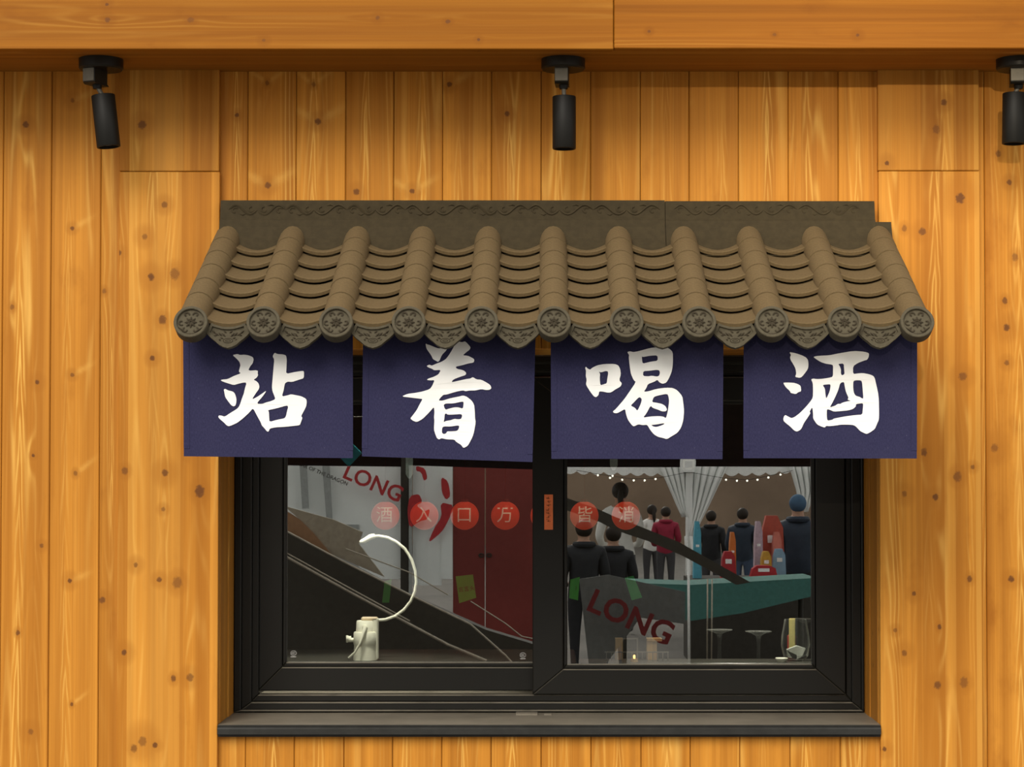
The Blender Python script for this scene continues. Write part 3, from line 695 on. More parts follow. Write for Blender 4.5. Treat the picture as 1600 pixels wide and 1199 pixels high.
# outer frame, three steps deep
y0 = .246
a0, a1, b0, b1 = OX0 + .0033, OX1 - .0033, Z(1113.5, y0), OZ1 - .001
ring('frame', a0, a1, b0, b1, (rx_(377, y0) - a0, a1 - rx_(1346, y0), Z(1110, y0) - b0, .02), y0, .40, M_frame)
c0, c1, d0 = rx_(377, .26), rx_(1346, .26), Z(1110, .26)
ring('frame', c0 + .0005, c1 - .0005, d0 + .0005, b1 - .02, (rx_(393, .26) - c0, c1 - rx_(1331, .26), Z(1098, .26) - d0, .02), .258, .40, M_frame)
e0, e1, f0 = rx_(393, .27), rx_(1331, .27), Z(1097, .27)
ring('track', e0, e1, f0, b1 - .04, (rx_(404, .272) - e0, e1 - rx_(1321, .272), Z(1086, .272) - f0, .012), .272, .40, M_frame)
# sashes
def sash(label, px0, px1, gx0, gx1, pyb, pgb, ys):
    r = keep(empty('sash', (0, ys, OZ0)), win); r['label'] = label
    r.matrix_parent_inverse = Matrix.Translation(-win.location)
    A0, A1, B0, B1 = rx_(px0, ys), rx_(px1, ys), Z(pyb, ys), b1 - .055
    off = Vector((0, ys, OZ0))
    def sub(nm, bm, m):
        o = obj(nm, bm, m); o.parent = r; o.matrix_parent_inverse = Matrix.Translation(-off); return o
    def rg(nm, *a, **k):
        for o in ring(nm, *a, **k, par=r): o.matrix_parent_inverse = Matrix.Translation(-off)
    w = (rx_(gx0 - 7, ys) - A0, A1 - rx_(gx1 + 7, ys), Z(pgb + 9, ys) - B0, .06)
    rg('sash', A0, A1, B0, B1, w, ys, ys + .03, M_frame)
    g0, g1, h0 = A0 + w[0], A1 - w[1], B0 + w[2]
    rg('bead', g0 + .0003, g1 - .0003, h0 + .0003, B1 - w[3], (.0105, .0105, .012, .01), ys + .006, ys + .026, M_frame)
    pane = sub('glass_pane', boxm(g0 + .002, g1 - .002, ys + .014, ys + .019, h0 + .002, B1 - w[3] - .002), M_glass)
    return r, (g0, g1, h0, B1)
sl_, gl_ = sash('fixed sash beside the orange strip', 404, 850, 448, 838, 1080, 1034, YG - .010)
sr_, gr_ = sash('front sash with the orange paper strip', 832, 1321, 887, 1268, 1086, 1037, YG - .034)
# sill
bm = bmesh.new()
ya, yb_ = .246, -.008
zs0, zs1 = Z(1114, ya), Z(1133.5, yb_)
lip = Z(1148, yb_)
pr = [(ya + .05, zs0), (yb_ + .006, zs1), (yb_ + .002, zs1 - .003), (yb_ + .003, zs1 - .005), (yb_, zs1 - .006), (yb_ - .003, zs1 - .010), (yb_ - .003, lip), (yb_ + .012, lip), (yb_ + .012, zs1 - .03), (ya + .05, zs0 - .05)]
rows = [[bm.verts.new((x, y, z)) for y, z in pr] for x in (OX0 + .0008, OX1 - .0008)]
for k in range(len(pr)):
    f = bm.faces.new((rows[0][k], rows[0][(k + 1) % len(pr)], rows[1][(k + 1) % len(pr)], rows[1][k])); f.material_index = 0 if k == 0 else 1
bm.faces.new(rows[0][::-1]).material_index = 1; bm.faces.new(rows[1]).material_index = 1
sill = keep(obj('sill', fin(bm), [M_sill, mat('black_sill_edge', (.03, .03, .028), .3)]), win); sill['label'] = 'grey sill with black front edge'
def sillz(y): return zs1 + (zs0 - zs1) * (y - yb_) / (ya - yb_)
xa, xb = rx_(806, .2), rx_(840, .2)
bm = boxm(xa, xb, .195, .24, sillz(.2) - .002, sillz(.24) + .003, bev=.001); o = keep(obj('drain_cap', bm, M_sill), win)
bm = boxm(rx_(850, .2), rx_(862, .2), .20, .235, sillz(.2) - .002, sillz(.22) + .0015, bev=.0005); keep(obj('drain_cap', bm, M_sill), win)

# paper strip on the stile
ys = YG - .034
M_ink = mat('dark_ink', (.10, .02, .01), .8)
q0, q1 = P(850.5, 773, ys), P(864, 828, ys)
t = tag(empty('paper_strip', Vector(((q0.x + q1.x) / 2, ys, q1.z))), 'narrow orange paper strip with small dark writing on the window stile', 'label')
obj('paper', boxm((q0.x - q1.x) / 2, (q1.x - q0.x) / 2, -.0012, -.0002, 0, q0.z - q1.z), mat('orange_paper', (.80, .20, .07), .7), t)
bm = bmesh.new()
for k in range(7):
    zz = (q0.z - q1.z) * (1 - (k + .9) / 9.3)
    for j in range(4):
        ax, az = random.uniform(-.005, .004), random.uniform(-.003, .003)
        box(bm, ax - .002, ax + .003, -.0016, -.0012, zz + az - .0004, zz + az + .0005)
    box(bm, -.0006, .0006, -.0016, -.0012, zz - .003, zz + .003)
obj('writing', fin(bm), M_ink, t)

# things stuck on the inside of the panes
def on_pane(ys): return ys + .0195
def note(name, pts, col, ys, label, marks=None, cat='note', grp='green notes on the window panes'):
    c = P(sum(p[0] for p in pts) / len(pts), max(p[1] for p in pts), on_pane(ys))
    t = tag(empty(name, c), label, cat, grp)
    bm = bmesh.new(); prism(bm, [P(a, b, on_pane(ys)) - c for a, b in pts], (0, .0006, 0))
    obj('paper', fin(bm), mat(name + '_paper', col, .8, var=.06), t)
    if marks:
        me = text_mesh(marks[0], marks[3]); me.transform(Matrix.Translation(P(marks[1], marks[2], on_pane(ys)) - c + Vector((0, -.0004, 0))) @ Matrix.Rotation(marks[4], 4, 'Y'))
        obj('writing', me, M_ink, t)
    return t
YL, YR = YG - .010, YG - .034
GRN = (.10, .42, .05)
note('sticky_note', [(712, 901), (739, 898), (744, 934.5), (717.5, 943)], GRN, YL, 'bright green note with black writing in front of the dark red doors', ('言言头', 729, 921, .0145, -.12))
note('sticky_note', [(601, 909), (612, 905), (608, 942), (597, 942)], (.06, .22, .04), YL, 'narrow green note beside the curved white hose')
note('sticky_note', [(891, 906), (906, 902), (903, 938.5), (889, 935)], GRN, YR, 'green note with a red mark at the pane edge next to the window stile', ('丨', 900, 920, .012, .1))
note('sticky_note', [(976, 903), (990, 900), (1003.5, 934), (987, 938.5)], (.09, .40, .12), YR, 'tilted blue-green note hanging above the small wooden stands', None)
note('diamond_sticker', [(545, 687), (565.5, 708), (545, 730), (524.5, 708)], (.04, .27, .32), YL, 'teal diamond sticker showing below the gap between two banners', None, 'sticker', None)
def ccc(px, py, ys, label):
    c = P(px, py, ys + .0132); t = tag(empty('glass_mark', c), label, 'mark', 'white certification marks on the glass'); 
    bm = bmesh.new()
    for rx0, rz0 in ((.0075, .0062),): tube(bm, [Vector((rx0 * math.cos(k * PI / 12), 0, rz0 * math.sin(k * PI / 12))) for k in range(25)], .00035, 5, False)
    for k in (-.003, 0, .003):
        tube(bm, [Vector((k + .0023 * math.cos(.8 + j * .52), 0, .0023 * math.sin(.8 + j * .52))) for j in range(10)], .0003, 5)
    obj('ring', fin(bm), M_white, t)
    bm = bmesh.new()                         # print too small to read
    for k in range(7): box(bm, -.0068 + k * .002, -.0056 + k * .002, -.0001, .0001, -.0105, -.0085)
    obj('lettering', fin(bm), M_white, t)
ccc(458.5, 1021, YL, 'small white oval certification mark at the pane corner by the outer frame')
ccc(817, 1024, YL, 'small white oval certification mark at the pane corner by the middle stile')

# ------------------------------------------------------------------ the room behind
RX0, RX1, RY1, RZ1 = -1.9, 2.0, 4.2, 2.75
tag(obj('floor', boxm(RX0, RX1, .24, RY1, .05, .15), M_dark), kind='structure')
tag(obj('ceiling', boxm(RX0, RX1, .24, RY1, RZ1, RZ1 + .1), M_dark), kind='structure')
tag(obj('wall_back', boxm(RX0, RX1, RY1, RY1 + .1, .05, RZ1 + .1), M_dark), kind='structure')
tag(obj('wall_left', boxm(RX0 - .1, RX0, .24, RY1 + .1, .05, RZ1 + .1), M_dark), kind='structure')
tag(obj('wall_right', boxm(RX1, RX1 + .1, .24, RY1 + .1, .05, RZ1 + .1), M_dark), kind='structure')
ZC = Z(1036, .42)
ZSH = ZC - .10
ct = tag(empty('bar_counter', (0, .7, .15)), 'dark counter top running along the inside of the window', 'counter')
keep(obj('counter_top', boxm(-1.2, .08, .405, .92, ZC - .04, ZC, bev=.004), M_counter), ct)
keep(obj('counter_front', boxm(-1.15, .06, .5, .88, .15, ZC - .04), M_dark), ct)
ct2 = tag(empty('window_ledge', (.66, .48, .15)), 'narrow dark ledge under the pane with the wine glasses', 'ledge')
keep(obj('ledge_board', boxm(.085, 1.25, .405, .562, ZC - .04, ZC, bev=.004), M_counter), ct2)
keep(obj('ledge_front', boxm(.09, 1.2, .5, .555, .15, ZC - .04), M_dark), ct2)
ct3 = tag(empty('glass_shelf', (.66, .78, .15)), 'low dark shelf carrying the upturned wine glasses', 'shelf')
keep(obj('shelf_board', boxm(.085, 1.25, .57, .95, ZSH - .04, ZSH, bev=.004), M_counter), ct3)
keep(obj('shelf_base', boxm(.1, 1.2, .60, .9, .15, ZSH - .04), M_dark), ct3)
# added lamp, itself unseen, to light the dark room
lt = tag(empty('ceiling_lamp', (0.1, 1.9, RZ1)), 'added unseen ceiling lamp lighting the dark room behind the window', 'lamp')
bm = bmesh.new(); lathe(bm, [(0, 0), (.16, 0), (.16, -.03), (.15, -.05), (0, -.055)], 24)
obj('shade', fin(bm), mat('lamp_shade', (.8, .75, .65), .5, emit=(1, .8, .55), es=5.0), lt)
ld = bpy.data.lights.new('ceiling_lamp_light', 'POINT'); ld.energy = 14; ld.color = (1, .82, .6); ld.shadow_soft_size = .15
lo = bpy.data.objects.new('lamp_bulb', ld); COL.objects.link(lo); lo.parent = lt; lo.location = (0, 0, -.2)

dl = tag(empty('fill_downlight', (-.50, .37, 1.80)), 'added hidden downlight brightening the water pump behind the cloth banners', 'lamp')  # added lamp hidden by the banners, brightens the pump; copied for the glasses
bm = bmesh.new(); lathe(bm, [(0, .06), (.03, .06), (.032, 0), (.028, 0), (.026, .05), (0, .05)], 20); obj('shade', fin(bm), M_black, dl)
bm = bmesh.new(); tube(bm, [Vector((0, 0, .06)), Vector((0, 0, RZ1 - 1.80))], .003, 6); obj('cord', fin(bm), M_black, dl)
for nm, xx in (('fill_downlight_bulb', 0), ):
    l2 = bpy.data.lights.new(nm, 'SPOT'); l2.energy = 42; l2.color = (1, .95, .82); l2.spot_size = 1.25; l2.spot_blend = .6; l2.shadow_soft_size = .03
    lo2 = bpy.data.objects.new(nm, l2); COL.objects.link(lo2); lo2.parent = dl; lo2.location = (xx, 0, .02)
dl2 = dl.copy(); COL.objects.link(dl2); dl2.location.x = .55; dl2['label'] = 'added hidden downlight brightening the wine glasses behind the cloth banners'
for ch in list(dl.children):
    c2 = ch.copy(); COL.objects.link(c2); c2.parent = dl2
for d_ in (dl, dl2): d_['group'] = 'added fill downlights over the counter'
# paper lanterns with the line 酒入口万事皆消
YLN = 2.5
M_lan = mat('red_lantern_paper', (.55, .035, .018), .3, var=.06, emit=(1, .09, .03), es=0.24)
M_gold = mat('pale_lettering', (.85, .6, .45), .6, emit=(1, .62, .45), es=.25)
rl = 22.3 * (5.4 + YLN) / F
bm = bmesh.new(); sphere(bm, (0, 0, 0), rl, 28, 18); me_lan = bpy.data.meshes.new('lantern'); bm.to_mesh(me_lan); bm.free()
for ch, mean, px in zip('酒入口万事皆消', ('wine', 'enter', 'mouth', 'ten thousand', 'matter', 'all', 'vanish'), (602, 663, 726, 789.5, 851, 913, 978)):
    c = P(px, 806, YLN)
    t = tag(empty('red_lantern', c), 'small round red lantern with the pale character %s (%s)' % (ch, mean), 'lantern', 'red lanterns strung inside the window')
    obj('globe', me_lan, M_lan, t)
    me = text_mesh(ch, .062)
    bm = bmesh.new(); bm.from_mesh(me); bmesh.ops.subdivide_edges(bm, edges=[e for e in bm.edges if e.calc_length() > .012], cuts=1)
    for v in bm.verts: v.co.y = -math.sqrt(max(1e-6, (rl + .0015) ** 2 - v.co.x ** 2 - v.co.z ** 2))
    obj('lettering', bm, M_gold, t)
    bm = bmesh.new(); lathe(bm, [(0, rl + .008), (.012, rl + .008), (.014, rl - .004), (0, rl - .004)], 12); obj('cap', fin(bm), M_ink, t)
    bm = bmesh.new(); tube(bm, [Vector((0, 0, rl)), Vector((0, 0, RZ1 - c.z))], .0008, 5); obj('cord', fin(bm), M_ink, t)

# ------------------------------------------------------------------ things on the counter
YP = .50
def cp(px, y=YP): p = P(px, 1000, y); p.z = ZC; return p
pc = cp(571, YP)
pm = tag(empty('water_pump', pc + Vector((0, 0, .001))), 'cream plastic water pump with a curved hose standing on the counter', 'pump')
sc = (5.4 + YP) / F
zz = lambda py: P(571, py, YP).z - ZC
hw = 19 * sc
bm = bmesh.new(); lathe(bm, [(0, 0), (hw, 0), (hw * .93, zz(1008)), (0, zz(1008))], 28); obj('body', fin(bm), M_cream, pm)
bm = bmesh.new(); lathe(bm, [(0, zz(1008)), (hw * .96, zz(1008)), (hw * .99, zz(1006)), (hw * .97, zz(990)), (hw * .9, zz(988)), (0, zz(988))], 28); obj('collar', fin(bm), M_cream, pm)
bm = bmesh.new(); lathe(bm, [(0, zz(989)), (hw * .78, zz(989)), (hw * .74, zz(972)), (hw * .68, zz(970.5)), (0, zz(970.5))], 28); hd_ = obj('motor_head', fin(bm), M_cream, pm)
bm = bmesh.new(); sphere(bm, (0, -hw * .72, zz(980)), 4.5 * sc, 14, 8, (1, .4, 1)); obj('button', fin(bm), M_cream, hd_)
bm = boxm(hw * .55, hw * 1.08, -.012, .016, .001, zz(966), bev=.004); obj('side_handle', bm, M_cream, pm)
bm = boxm(-hw * .35, hw * 1.0, -.012, .014, zz(971), zz(965), bev=.003); obj('top_bridge', bm, mat('tan_plastic', (.55, .43, .28), .4), pm)
bm = bmesh.new(); tube(bm, [Vector((-hw * .9, 0, zz(1001))), Vector((-hw * 1.35, 0, zz(1001)))], .006, 10); tube(bm, [Vector((-hw * 1.35, 0, zz(1003.5))), Vector((-hw * 1.35, 0, zz(995)))], .006, 10)
tube(bm, [Vector((-hw * 1.5, 0, zz(1005))), Vector((-hw * 1.5, 0, zz(994)))], .003, 8)
obj('tap', fin(bm), M_cream, pm)
hp = [(592, 970), (603, 969), (617, 964), (631, 954), (642, 940), (648, 926), (650.5, 910), (649, 893), (643, 875), (633, 859), (620, 848), (606, 841), (592, 838.5), (582, 839)]
bm = bmesh.new(); tube(bm, [P(a, b, YP) - pc for a, b in hp], 2.4 * sc, 10); obj('hose', fin(bm), M_cream, pm)
bm = bmesh.new(); tube(bm, [P(586, 838.5, YP) - pc, P(579, 840, YP) - pc, P(569, 846, YP) - pc, P(562, 848, YP) - pc], [4 * sc, 4.5 * sc, 4.2 * sc, 2 * sc], 12); obj('nozzle', fin(bm), M_cream, pm)
bm = bmesh.new(); cc = [(571, 981, YP - .028), (568, 990, YP - .035), (563, 1006, YP - .04), (555, 1020, YP - .04), (545, 1029, YP - .03)]
tube(bm, [P(*q) - pc for q in cc], [3.5 * sc, 3 * sc, 1.7 * sc, 1.7 * sc, 1.7 * sc], 10); obj('power_cord', fin(bm), M_cream, pm)

# wine glasses upside down
def wineglass(px, py, y, label, grp='upturned wine glasses on the counter'):
    c = P(px, py, y); h = c.z - ZSH; c.z = ZSH
    t = tag(empty('wine_glass', c), label, 'glass', grp)
    fr = 20.5 * (5.4 + y) / F
    bm = bmesh.new(); lathe(bm, [(0, h), (fr * .5, h + .0006), (fr, h), (fr, h - .0015), (fr * .55, h - .006), (fr * .22, h - .012), (.005, h - .02), (0, h - .02)], 36); obj('foot', fin(bm), M_ware, t)
    hb = .088
    bm = bmesh.new(); tube(bm, [Vector((0, 0, h - .016)), Vector((0, 0, h * .75)), Vector((0, 0, hb))], [.0058, .004, .0055], 14); obj('stem', fin(bm), M_ware, t)
    bm = bmesh.new(); lathe(bm, [(.0, hb + .002), (.012, hb), (.026, hb - .012), (.035, hb * .5), (.033, .0), (.0315, .0), (.033, hb * .5), (.025, hb - .014), (0, hb - .003)], 32); obj('bowl', fin(bm), M_ware, t)
wineglass(1124, 984, .68, 'upturned clear wine glass standing beside the pale pole seen in the pane')
wineglass(1185, 986.5, .68, 'upturned clear wine glass in the middle of the three by the window corner')
wineglass(1258, 967, .70, 'taller upturned clear wine glass behind the round glass jar')
# round glass jar with folded napkin
c = cp(1243, .49); sc2 = 5.89 / F
t = tag(empty('glass_jar', c), 'round clear glass jar by the corner of the window frame', 'jar')
h = P(1243, 968, .49).z - ZC
bm = bmesh.new(); r_ = 23 * sc2
lathe(bm, [(0, 0), (r_ * .55, 0), (r_ * .85, h * .12), (r_, h * .38), (r_ * .95, h * .6), (r_ * .74, h), (r_ * .71, h), (r_ * .91, h * .6), (r_ * .96, h * .38), (r_ * .8, h * .14), (0, .004)], 36); obj('jar_wall', fin(bm), M_ware, t)
nap = tag(empty('folded_napkin', c + Vector((0, 0, .006))), 'white folded napkin lying in the round glass jar', 'napkin')
bm = bmesh.new(); prism(bm, [Vector((a * sc2, -.012, b * sc2)) for a, b in ((-12, 2), (2, 0), (9, 3), (15, 16), (2, 20), (-14, 14))], (0, .024, 0)); obj('napkin_cloth', fin(bm), mat('napkin_white', (.75, .75, .68), .9), nap)
bm = bmesh.new(); prism(bm, [Vector((a * sc2, -.0135, b * sc2)) for a, b in ((-6, 1), (1, 0), (1, 6), (-14, 13))], (0, .0015, 0)); obj('dark_fold', fin(bm), M_dark, nap)
cdl = tag(empty('tealight', c + Vector((-.002, .03, .0))), 'yellow and red packet standing behind the round glass jar', 'packet')
bm = boxm(-7 * sc2, 7 * sc2, .035, .05, 0, 38 * sc2, bev=.004); obj('red_base', bm, mat('packet_red', (.5, .04, .03), .4), cdl)
bm = boxm(-5 * sc2, 5 * sc2, .03, .0352, 14 * sc2, 64 * sc2, bev=.002); obj('yellow_face', bm, mat('packet_yellow', (.85, .7, .25), .4), cdl)
cdl.name = 'snack_packet'
sau = tag(empty('small_saucer', cp(1221, .435)), 'small white dish peeking out beside the round glass jar', 'dish')
bm = bmesh.new(); lathe(bm, [(0, 0), (.010, 0), (.017, .010), (.016, .012), (.009, .004), (0, .003)], 20); obj('dish', fin(bm), M_cream, sau)
# little wooden stands, rack and tealight
M_pale = wood('pale_stand_wood', tint=.8, base=(.5, .33, .16), dark=(.3, .17, .07))
def stand(px, pts, label):
    c = cp(px, .52); t = tag(empty('wooden_stand', c), label, 'stand', 'small wooden stands on the counter')
    return t, 5.92 / F
t, q = stand(979, None, 'small square wooden frame stand on the counter')
bm = bmesh.new(); box(bm, -18 * q, -6 * q, -.01, .02, 0, 34 * q, bev=.001); obj('side_board', fin(bm), M_pale, t)
bm = bmesh.new(); box(bm, -6 * q, 18 * q, -.004, .0, 32 * q, 34 * q); box(bm, 15.5 * q, 18 * q, -.004, 0, 0, 32 * q); obj('wire_frame', fin(bm), M_steel, t)
t, q = stand(1020, None, 'small wooden bracket stand with an overhanging top')
bm = bmesh.new(); box(bm, -10 * q, 6 * q, -.01, .02, 0, 29 * q, bev=.001); obj('post', fin(bm), M_pale, t)
bm = bmesh.new(); box(bm, -10 * q, 14 * q, -.012, .022, 29 * q, 34 * q, bev=.001); obj('top_board', fin(bm), M_pale, t)
t = tag(empty('cup_rack', cp(995, .48)), 'low pale wire rack holding small cups on the counter', 'rack'); q = 5.88 / F
bm = bmesh.new(); box(bm, -50 * q, 50 * q, -.002, .002, 13 * q, 14.5 * q); obj('top_rail', fin(bm), M_steel, t)
for k in range(13):
    bm = bmesh.new(); box(bm, (-48 + k * 8) * q, (-46.8 + k * 8) * q, -.001, .001, 0, 13 * q); obj('wire', fin(bm), M_steel, t)
t = tag(empty('tealight', cp(991, .455)), 'tiny burning tealight in front of the wire rack', 'candle')
bm = bmesh.new(); lathe(bm, [(0, 0), (.010, 0), (.010, .008), (0, .008)], 16); obj('cup', fin(bm), M_pale, t)
bm = bmesh.new(); sphere(bm, (0, 0, .013), .0042, 10, 8, (.8, .8, 1.3)); obj('flame', bm, mat('flame', (1, .6, .2), .5, emit=(1, .5, .12), es=5), t)
# bottle opener bracket hanging and pale strip near the top of the panes
c = P(1076, 727, .5); t = tag(empty('white_hook', P(1076, 735, .5)), 'white square bracket hanging inside the pane below a banner gap', 'bracket'); q = 5.9 / F
bm = bmesh.new()
box(bm, -9 * q, 9 * q, -.002, .002, 14 * q, 17 * q); box(bm, -9 * q, -6 * q, -.002, .002, 0, 15 * q); box(bm, 6 * q, 9 * q, -.002, .002, 2 * q, 15 * q); box(bm, -10 * q, 9 * q, -.002, .002, 1 * q, 4 * q)
obj('bracket_frame', fin(bm), M_white, t)
bm = bmesh.new(); tube(bm, [Vector((0, 0, 16 * q)), Vector((0, 0, RZ1 - t.location.z))], .002, 6); obj('rod', fin(bm), M_steel, t)
for a0, a1, yb2, lab in ((634, 645, 748, 'pale hanging paper tag in the pane with the water pump'), (953, 965, 735, 'pale hanging paper tag in the pane with the wine glasses')):
    p0, p1 = P(a0, 690, .5), P(a1, yb2, .5)
    t = tag(empty('paper_tag', Vector(((p0.x + p1.x) / 2, .5, p1.z))), lab, 'tag')
    w_ = (p1.x - p0.x) / 2; hh = p0.z - p1.z
    bm = bmesh.new(); prism(bm, [Vector((-w_, 0, .012)), Vector((-w_ * .3, 0, 0)), Vector((w_ * .3, 0, 0)), Vector((w_, 0, .012)), Vector((w_, 0, hh)), Vector((-w_, 0, hh))], (0, .001, 0)); obj('paper', fin(bm), mat('pale_tag', (.55, .6, .56), .8), t)
    bm = bmesh.new(); tube(bm, [Vector((0, 0, hh)), Vector((0, 0, RZ1 - p1.z))], .0008, 5); obj('string', fin(bm), M_white, t)

# ------------------------------------------------------------------ the street, seen mirrored in the panes
def paving():
    g = G('street_paving'); tc = g.n('ShaderNodeTexCoord').outputs['Object']
    nz = g.noise(tc, .8, 4.0); g.set(Base_Color=g.mix(g.sm(nz, .3, .7), (.10, .095, .085), (.15, .14, .125)), Roughness=.85); return g.m
tag(obj('pavement', boxm(-40, 40, -75, .02, -.1, 0), paving()), kind='structure')
def flat(name, pts, L, m, label, cat, th=.06, par=None, grp=None):
    """a board standing in the street; its outline in the mirror is pts"""
    w = [R(a, b, L) for a, b in pts]
    base = Vector((sum(p.x for p in w) / len(w), w[0].y, min(p.z for p in w)))
    bm = bmesh.new(); prism(bm, [p - base for p in w], (0, -th, 0))
    o = obj(name, fin(bm), m)
    if par is None: o.location = base; tag(o, label, cat, grp)
    else: o.parent = par; o.location = base - Vector(par.location)
    return o
def to_ground(px, L): p = R(px, 800, L); p.z = 0; return p
M_bldg = mat('brown_facade', (.30, .215, .15), .9, var=.15, scale=.6)
tag(obj('street_facade', boxm(-26, 26, -63, -61, 0, 12), M_bldg), kind='structure')
# white booth with red lettering
LB = 20.0
bth = tag(empty('white_booth', to_ground(580, LB)), 'white market booth with red lettering mirrored in the pane with the pump', 'booth')
M_booth = mat('booth_white', (.80, .84, .82), .6, var=.05, scale=1.5); M_post = mat('booth_post', (.33, .35, .34), .5)
yb3 = R(600, 800, LB).y
z_of = lambda py, L: R(855, py, L).z
def bpart(name, px0, px1, py0, py1, m, dy=0.0, th=.06):
    a, b = R(px0, py0, LB), R(px1, py1, LB)
    o = obj(name, boxm(min(a.x, b.x), max(a.x, b.x), yb3 + dy - th, yb3 + dy, min(a.z, b.z), max(a.z, b.z)), m)
    o.parent = bth; o.matrix_parent_inverse = Matrix.Translation(-bth.location); return o
bpart('wall_panel', 420, 640, 690, 905, M_booth)
bpart('wall_panel', 645, 690, 690, 915, M_booth)
bpart('wall_panel', 690, 707, 690, 905, M_booth, .02)
bpart('dark_door', 540, 560, 820, 1010, M_post, .02, .03)
bpart('post', 627, 640, 690, 1000, M_dark, .08)
bpart('post', 640, 644, 690, 1000, M_post, .1)
for pts in ([(466, 700), (477, 700), (482, 795), (472, 795)], [(501, 700), (513, 700), (519, 815), (510, 815)]):
    flat('leaning_post', pts, LB - .1, M_post, None, None, .04, bth)
M_red = mat('banner_red', (.42, .03, .035), .6)
def mirrored_text(s, px, py, L, size, ang, m, par, name='lettering', bold=0.0):
    me = text_mesh(s, size * L / F, .004, bold * size * L / F); me.transform(Matrix.Rotation(ang, 4, 'Y'))
    p = R(px, py, L); 
    for v in me.vertices: v.co = (v.co.x + p.x, p.y + .01 - v.co.y, v.co.z + p.z)
    me.flip_normals()
    o = obj(name, me, m); o.parent = par; o.matrix_parent_inverse = Matrix.Translation(-Vector(par.location)); return o
mirrored_text('YEAR OF THE DRAGON', 503, 740, LB - .25, 8.2, .40, M_dark, bth, bold=.015)
mirrored_text('LONG', 583, 756, LB - .15, 35, .42, M_red, bth, bold=.018)
for pts in ([(650, 728), (664, 732), (668, 748), (662, 752), (658, 738), (650, 736)], [(640, 775), (655, 772), (660, 785), (650, 790), (662, 800), (672, 795), (668, 812), (655, 815), (640, 826), (636, 800)],
            [(689, 745), (700, 752), (704, 775), (697, 782), (690, 770)], [(688, 785), (710, 790), (700, 815), (690, 832), (668, 850), (678, 826), (690, 808)]):
    flat('red_pattern', chaikin(pts, 1), LB - .12, M_red, None, None, .01, bth)
# dark red doors
drd = tag(empty('red_doors', to_ground(770, LB)), 'dark red double doors mirrored beside the window stile', 'door')
M_door = mat('dark_red_door', (.20, .035, .03), .5, var=.15, scale=.8)
for a, b in ((708, 757), (759, 845)):
    p, q = R(a, 690, LB), R(b, 1005, LB)
    o = obj('door_leaf', boxm(p.x, q.x, yb3 - .06, yb3, max(0.02, q.z), p.z), M_door); o.parent = drd; o.matrix_parent_inverse = Matrix.Translation(-drd.location)
    p = R(752 if a < 750 else 764, 868, LB)
    bm = bmesh.new(); tube(bm, [Vector((p.x + .02 * math.cos(k), yb3 + .01, p.z + .015 * math.sin(k))) for k in [j * PI / 6 for j in range(13)]], .006, 6)
    o2 = obj('ring_handle', fin(bm), M_dark, None); o2.parent = o; o2.matrix_parent_inverse = Matrix.Identity(4)
# slanting dark stair in front of the booth
LS = 13.0
st = tag(empty('street_stair', to_ground(640, LS)), 'dark slanting stair side with thin rails mirrored across the pane', 'stair')
M_strg = mat('stair_dark', (.05, .047, .038), .5); M_rail = mat('stair_rail', (.42, .38, .30), .35, .4)
flat('stringer', [(380, 795), (450, 834), (640, 932), (760, 985), (850, 1012), (850, 1075), (380, 1075)], LS, M_strg, None, None, .2, st)
flat('brown_panel', [(420, 785), (452, 802), (470, 814), (490, 834), (517, 866), (450, 833)], LS + .05, mat('stair_brown', (.30, .17, .09), .6), None, None, .04, st)
flat('beige_panel', [(420, 770), (447, 792), (520, 812), (566, 832), (560, 850), (600, 902), (517, 866), (490, 834), (470, 814)], LS + .06, mat('stair_beige', (.33, .29, .22), .6), None, None, .04, st)
for pl, r_ in (([(380, 795), (450, 832), (540, 880), (640, 930), (735, 976), (790, 1025), (800, 1036)], 1.6), ([(380, 832), (450, 872), (545, 925), (640, 976), (700, 1008), (760, 1033)], 2.2), ([(380, 826), (450, 866), (545, 919), (640, 971)], 1.2),
               ([(735, 940), (790, 975), (815, 995), (840, 1000)], 1.0), ([(540, 858), (640, 895), (700, 930)], 1.0)):
    w_ = [R(a, b, LS - .12) - Vector(st.location) for a, b in pl]
    bm = bmesh.new(); tube(bm, w_, r_ * LS / F, 8); obj('hand_rail', fin(bm), M_rail, st)
flat('dark_beam', [(870, 772), (893, 781), (935, 796), (961, 808), (1000, 823), (1060, 847), (1172, 910), (1150, 914), (1067, 869), (1013, 846), (962, 829), (937, 816), (870, 792)], LS, M_strg, None, None, .15, st)

# market stall with white curtains
LT = 24.0
stl = tag(empty('market_stall', to_ground(1080, LT)), 'white market tent with scalloped valance and tied curtains mirrored in the pane', 'stall')
M_tent = mat('tent_white', (.88, .90, .88), .8, var=.03)
def tent(name, bm, m=M_tent):
    o = obj(name, fin(bm), m); o.parent = stl; o.matrix_parent_inverse = Matrix.Translation(-stl.location); return o
pts = [(880, 700), (880, 735)]
n = 19
for k in range(n):
    xa_, xb_ = 880 + 400 * k / n, 880 + 400 * (k + 1) / n
    f0 = lambda x: 739 + 4 * math.sin((x - 880) / 400 * PI) - (6 if x > 1200 else 0) * (x - 1200) / 80
    for j in range(1, 6):
        x = xa_ + (xb_ - xa_) * j / 5; pts.append((x, f0(x) - 3 + 5 * math.sin(PI * j / 5)))
pts += [(1280, 700)]
bm = bmesh.new(); prism(bm, [R(a, b, LT) for a, b in pts], (0, -.02, 0)); tent('valance', bm)
bm = bmesh.new(); box(bm, R(880, 0, LT).x, R(1280, 0, LT).x, R(0, 0, LT).y - 2.6, R(0, 0, LT).y - .05, z_of(700, LT), z_of(697, LT)); tent('tent_roof', bm)
